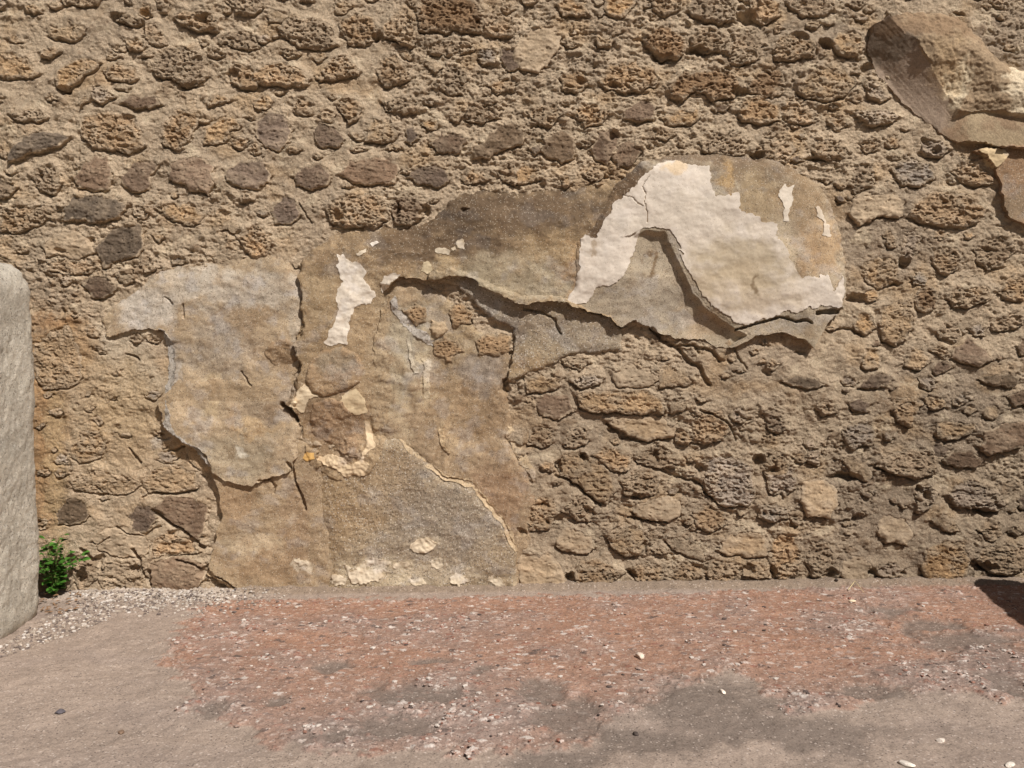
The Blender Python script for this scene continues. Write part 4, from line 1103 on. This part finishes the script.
# loose chips of the red floor
cs, fs, cl = [], [], []
ofs = 0
fcol = [(178, 160, 147), (142, 106, 90), (162, 138, 124), (84, 72, 66), (152, 130, 116), (134, 92, 76), (192, 180, 167)]
for k in range(9000):
    px, py = rnd.uniform(165, 1060), 596 + 172 * rnd.random() ** 1.1
    x, y = FLOORPT(px, py)
    j = int(np.clip(np.searchsorted(fx, x), 0, len(fx) - 1)); i = int(np.clip(np.searchsorted(fy, y), 0, len(fy) - 1))
    if red[i, j] * (1 - .75 * bare[i, j]) * (.35 + .65 * scat[i, j]) < rnd.uniform(.25, .9):
        continue
    s = rnd.choice((.002, .003, .003, .004, .006)) * rnd.uniform(.8, 1.2)
    v = pebble_geo((s * 1.3, s, s * .55), k + 5000, ICO1, 4) + np.array([x, y, fh[i, j] + s * .12])
    cs.append(v); fs.append(ICO1[1] + ofs); ofs += len(v)
    cl.append(np.broadcast_to(lin(rnd.choice(fcol + [fcol[0], fcol[6], fcol[6], fcol[2]])), v.shape))
g = mesh_obj('rubble_grit', np.concatenate(cs), np.concatenate(fs), M['B'], None, np.concatenate(cl), smooth=False)
tag(g, 'red and white mortar grit strewn over the reddish floor', 'grit', kind='stuff')

# ------------------------------------------------------------------ standing slab at the left
def slab(name, x0, x1, y0, y1, h, rad, seed, colr, label, cat, sub=6):
    v, f = ICO5
    # rounded box from a sphere: superellipsoid, then worn
    e = 0.16
    s = np.sign(v) * np.abs(v) ** 1.0
    m = np.max(np.abs(v), axis=1, keepdims=True)
    box = v / m
    k = 0.86
    p = box * k + v * (1 - k) * 1.35
    c = np.array([(x0 + x1) / 2, (y0 + y1) / 2, h / 2 - .03])
    hs = np.array([(x1 - x0) / 2, (y1 - y0) / 2, h / 2 + .03])
    # rounding of constant radius
    q = box * hs
    inner = np.clip(q, -(hs - rad), hs - rad)
    dlt = q - inner
    ln = np.linalg.norm(dlt, axis=1, keepdims=True)
    q = inner + dlt / np.maximum(ln, 1e-9) * np.minimum(rad, np.maximum(ln, 1e-9) * 1.0)
    nn = dlt / np.maximum(ln, 1e-9)
    a, b = q[:, 1] + 1.7 * q[:, 0], q[:, 2] + .6 * q[:, 0]
    dsp = .006 * fbm(a / .25, b / .25, 2, seed) + .0022 * fbm(a / .05, b / .05, 2, seed + 3) + .0022 * fbm(a / .018, b / .014, 3, seed + 6)
    w1, _, wi = worley(a / .024, b / .016, seed + 9)
    dsp -= .005 * sstep(0, .7, np.clip(1 - w1 / .42, 0, 1)) * (wi > .45)
    q = q + nn * dsp[:, None]
    cl = np.broadcast_to(lin(colr), q.shape) * (1 + .10 * fbm(a / .12, b / .12, 3, seed + 12))[:, None]
    o = mesh_obj(name, q + np.array([0, 0, c[2]]), f, M['slab'], None, cl)
    o.location = (c[0], c[1], fz(c[0], 0))
    return tag(o, label, cat)
slab('standing_stone', -1.92, -1.450, -.95, -.20, 1.085, .10, 301, (194, 184, 166), 'pale grey pitted standing stone slab at the left border beside the weed', 'stone slab')
# unseen low block added beyond the right border, shaped to cast the floor shadow
blk = slab('unseen_stone_block', 1.745, 2.30, -1.05, -.43, 0.56, .05, 401, (160, 150, 136), 'rough low stone block standing clear of the wall beyond the right border', 'stone block')

blk.rotation_euler.z = math.radians(-10)
# ------------------------------------------------------------------ weed
px0, py0 = FLOORPT(56, 598)
plant = empty('weed', (px0, py0, floor_z(px0, py0)), 'small leafy green weed growing at the wall foot beside the pale slab', 'plant')
base = np.array([px0, py0, floor_z(px0, py0)])
r2 = random.Random(8)
def tube(pts, r, n=5):
    vs_, fs_ = [], []
    for i, p_ in enumerate(pts):
        t = pts[min(i + 1, len(pts) - 1)] - pts[max(i - 1, 0)]
        t = t / max(np.linalg.norm(t), 1e-9)
        a = np.cross(t, [0.3, 1, .2]); a /= np.linalg.norm(a); b = np.cross(t, a)
        rr = r * (1 - .5 * i / (len(pts) - 1))
        for k in range(n):
            an = 2 * math.pi * k / n
            vs_.append(p_ + rr * (math.cos(an) * a + math.sin(an) * b))
    for i in range(len(pts) - 1):
        for k in range(n):
            fs_.append((i * n + k, i * n + (k + 1) % n, (i + 1) * n + (k + 1) % n, (i + 1) * n + k))
    return np.array(vs_), np.array(fs_)
LEAF_U = np.linspace(0, 1, 6)
def leaf(pos, direc, up, L, Wd):
    direc = direc / np.linalg.norm(direc)
    side = np.cross(direc, up); side /= max(np.linalg.norm(side), 1e-6)
    nor = np.cross(side, direc)
    vs_, fs_ = [], []
    prof = np.array([.15, .75, 1.0, .95, .62, .06]) * Wd
    for i, u in enumerate(LEAF_U):
        mid = pos + direc * u * L - nor * (.30 * L * u * u)
        for sgn in (-1, -.5, 0, .5, 1):
            vs_.append(mid + side * prof[i] * sgn + nor * (abs(sgn) * .22 * prof[i] + .03 * L * math.sin(7 * u + 3 * sgn)))
    for i in range(5):
        for k in range(4):
            fs_.append((i * 5 + k, i * 5 + k + 1, i * 5 + k + 6, i * 5 + k + 5))
    return np.array(vs_), np.array(fs_)
lc, lf, lo = [], [], 0
sc_, sf_, so_ = [], [], 0
for k in range(22):
    an = r2.uniform(0, 2 * math.pi)
    lean = r2.uniform(.12, .95)
    L = r2.uniform(.09, .205) * (1.12 - .40 * lean)
    tip = base + np.array([math.cos(an) * lean * .14, math.sin(an) * lean * .085, L])
    mid = base + np.array([math.cos(an) * lean * .03, math.sin(an) * lean * .025, L * .6])
    pts = np.array([base, base * .6 + mid * .4 + [0, 0, .004], mid, mid * .4 + tip * .6, tip])
    v, f = tube(pts, .0016)
    sc_.append(v); sf_.append(f + so_); so_ += len(v)
    for u in np.linspace(.15, 1, 10):
        i = min(int(u * 4), 3); t = u * 4 - i
        pos = pts[i] * (1 - t) + pts[i + 1] * t
        a2 = r2.uniform(0, 2 * math.pi)
        dv = np.array([math.cos(a2), math.sin(a2), r2.uniform(.0, .7)])
        s = r2.uniform(.014, .027)
        pet = pos + dv * .007
        v, f = tube(np.array([pos, (pos + pet) / 2, pet]), .0007, 4)
        sc_.append(v); sf_.append(f + so_); so_ += len(v)
        v, f = leaf(pet, dv, np.array([r2.uniform(-.3, .3), r2.uniform(-.5, .1), 1.0]), s, s * .46)
        lc.append(v); lf.append(f + lo); lo += len(v)
lv = np.concatenate(lc)
lv[:, 1] = np.minimum(lv[:, 1], -0.015)
o = mesh_obj('leaves', lv, np.concatenate(lf), M['leaf']); adopt(o, plant)
o = mesh_obj('stems', np.concatenate(sc_), np.concatenate(sf_), M['stem']); adopt(o, plant)

# dry leaf litter beneath the weed and the straw on the right
lc, lf, lo = [], [], 0
for k in range(46):
    x, y = FLOORPT(r2.uniform(33, 80), r2.uniform(598, 614))
    if x < -1.45 and y < -.22:
        continue
    v, f = leaf(np.array([x, y, floor_z(x, y) + .004 + r2.random() * .01]), np.array([r2.uniform(-1, 1), r2.uniform(-1, 1), r2.uniform(0, .5)]), np.array([.1, -.3, 1]), r2.uniform(.008, .02), r2.uniform(.002, .005))
    lc.append(v); lf.append(f + lo); lo += len(v)
o = mesh_obj('leaf_litter', np.concatenate(lc), np.concatenate(lf), M['dead'])
tag(o, 'dry brown leaf litter on the ground under the green weed', 'litter', kind='stuff')
a = np.array([*FLOORPT(848, 591.5), 0]); b = np.array([*FLOORPT(855, 586), 0]); c = np.array([*FLOORPT(864, 594), 0])
for q in (a, b, c):
    q[2] = floor_z(q[0], q[1]) + .003
b[2] += .010
v, f = tube(np.array([a, (a + b) / 2, b, b * .6 + c * .4, c]), .0016, 6)
ctr = v.mean(0); ctr[2] = v[:, 2].min()
o = mesh_obj('straw', v - ctr, f, M['straw'])
o.location = Vector(ctr)
tag(o, 'pale bent dry straw lying on the red floor near the wall foot', 'straw')
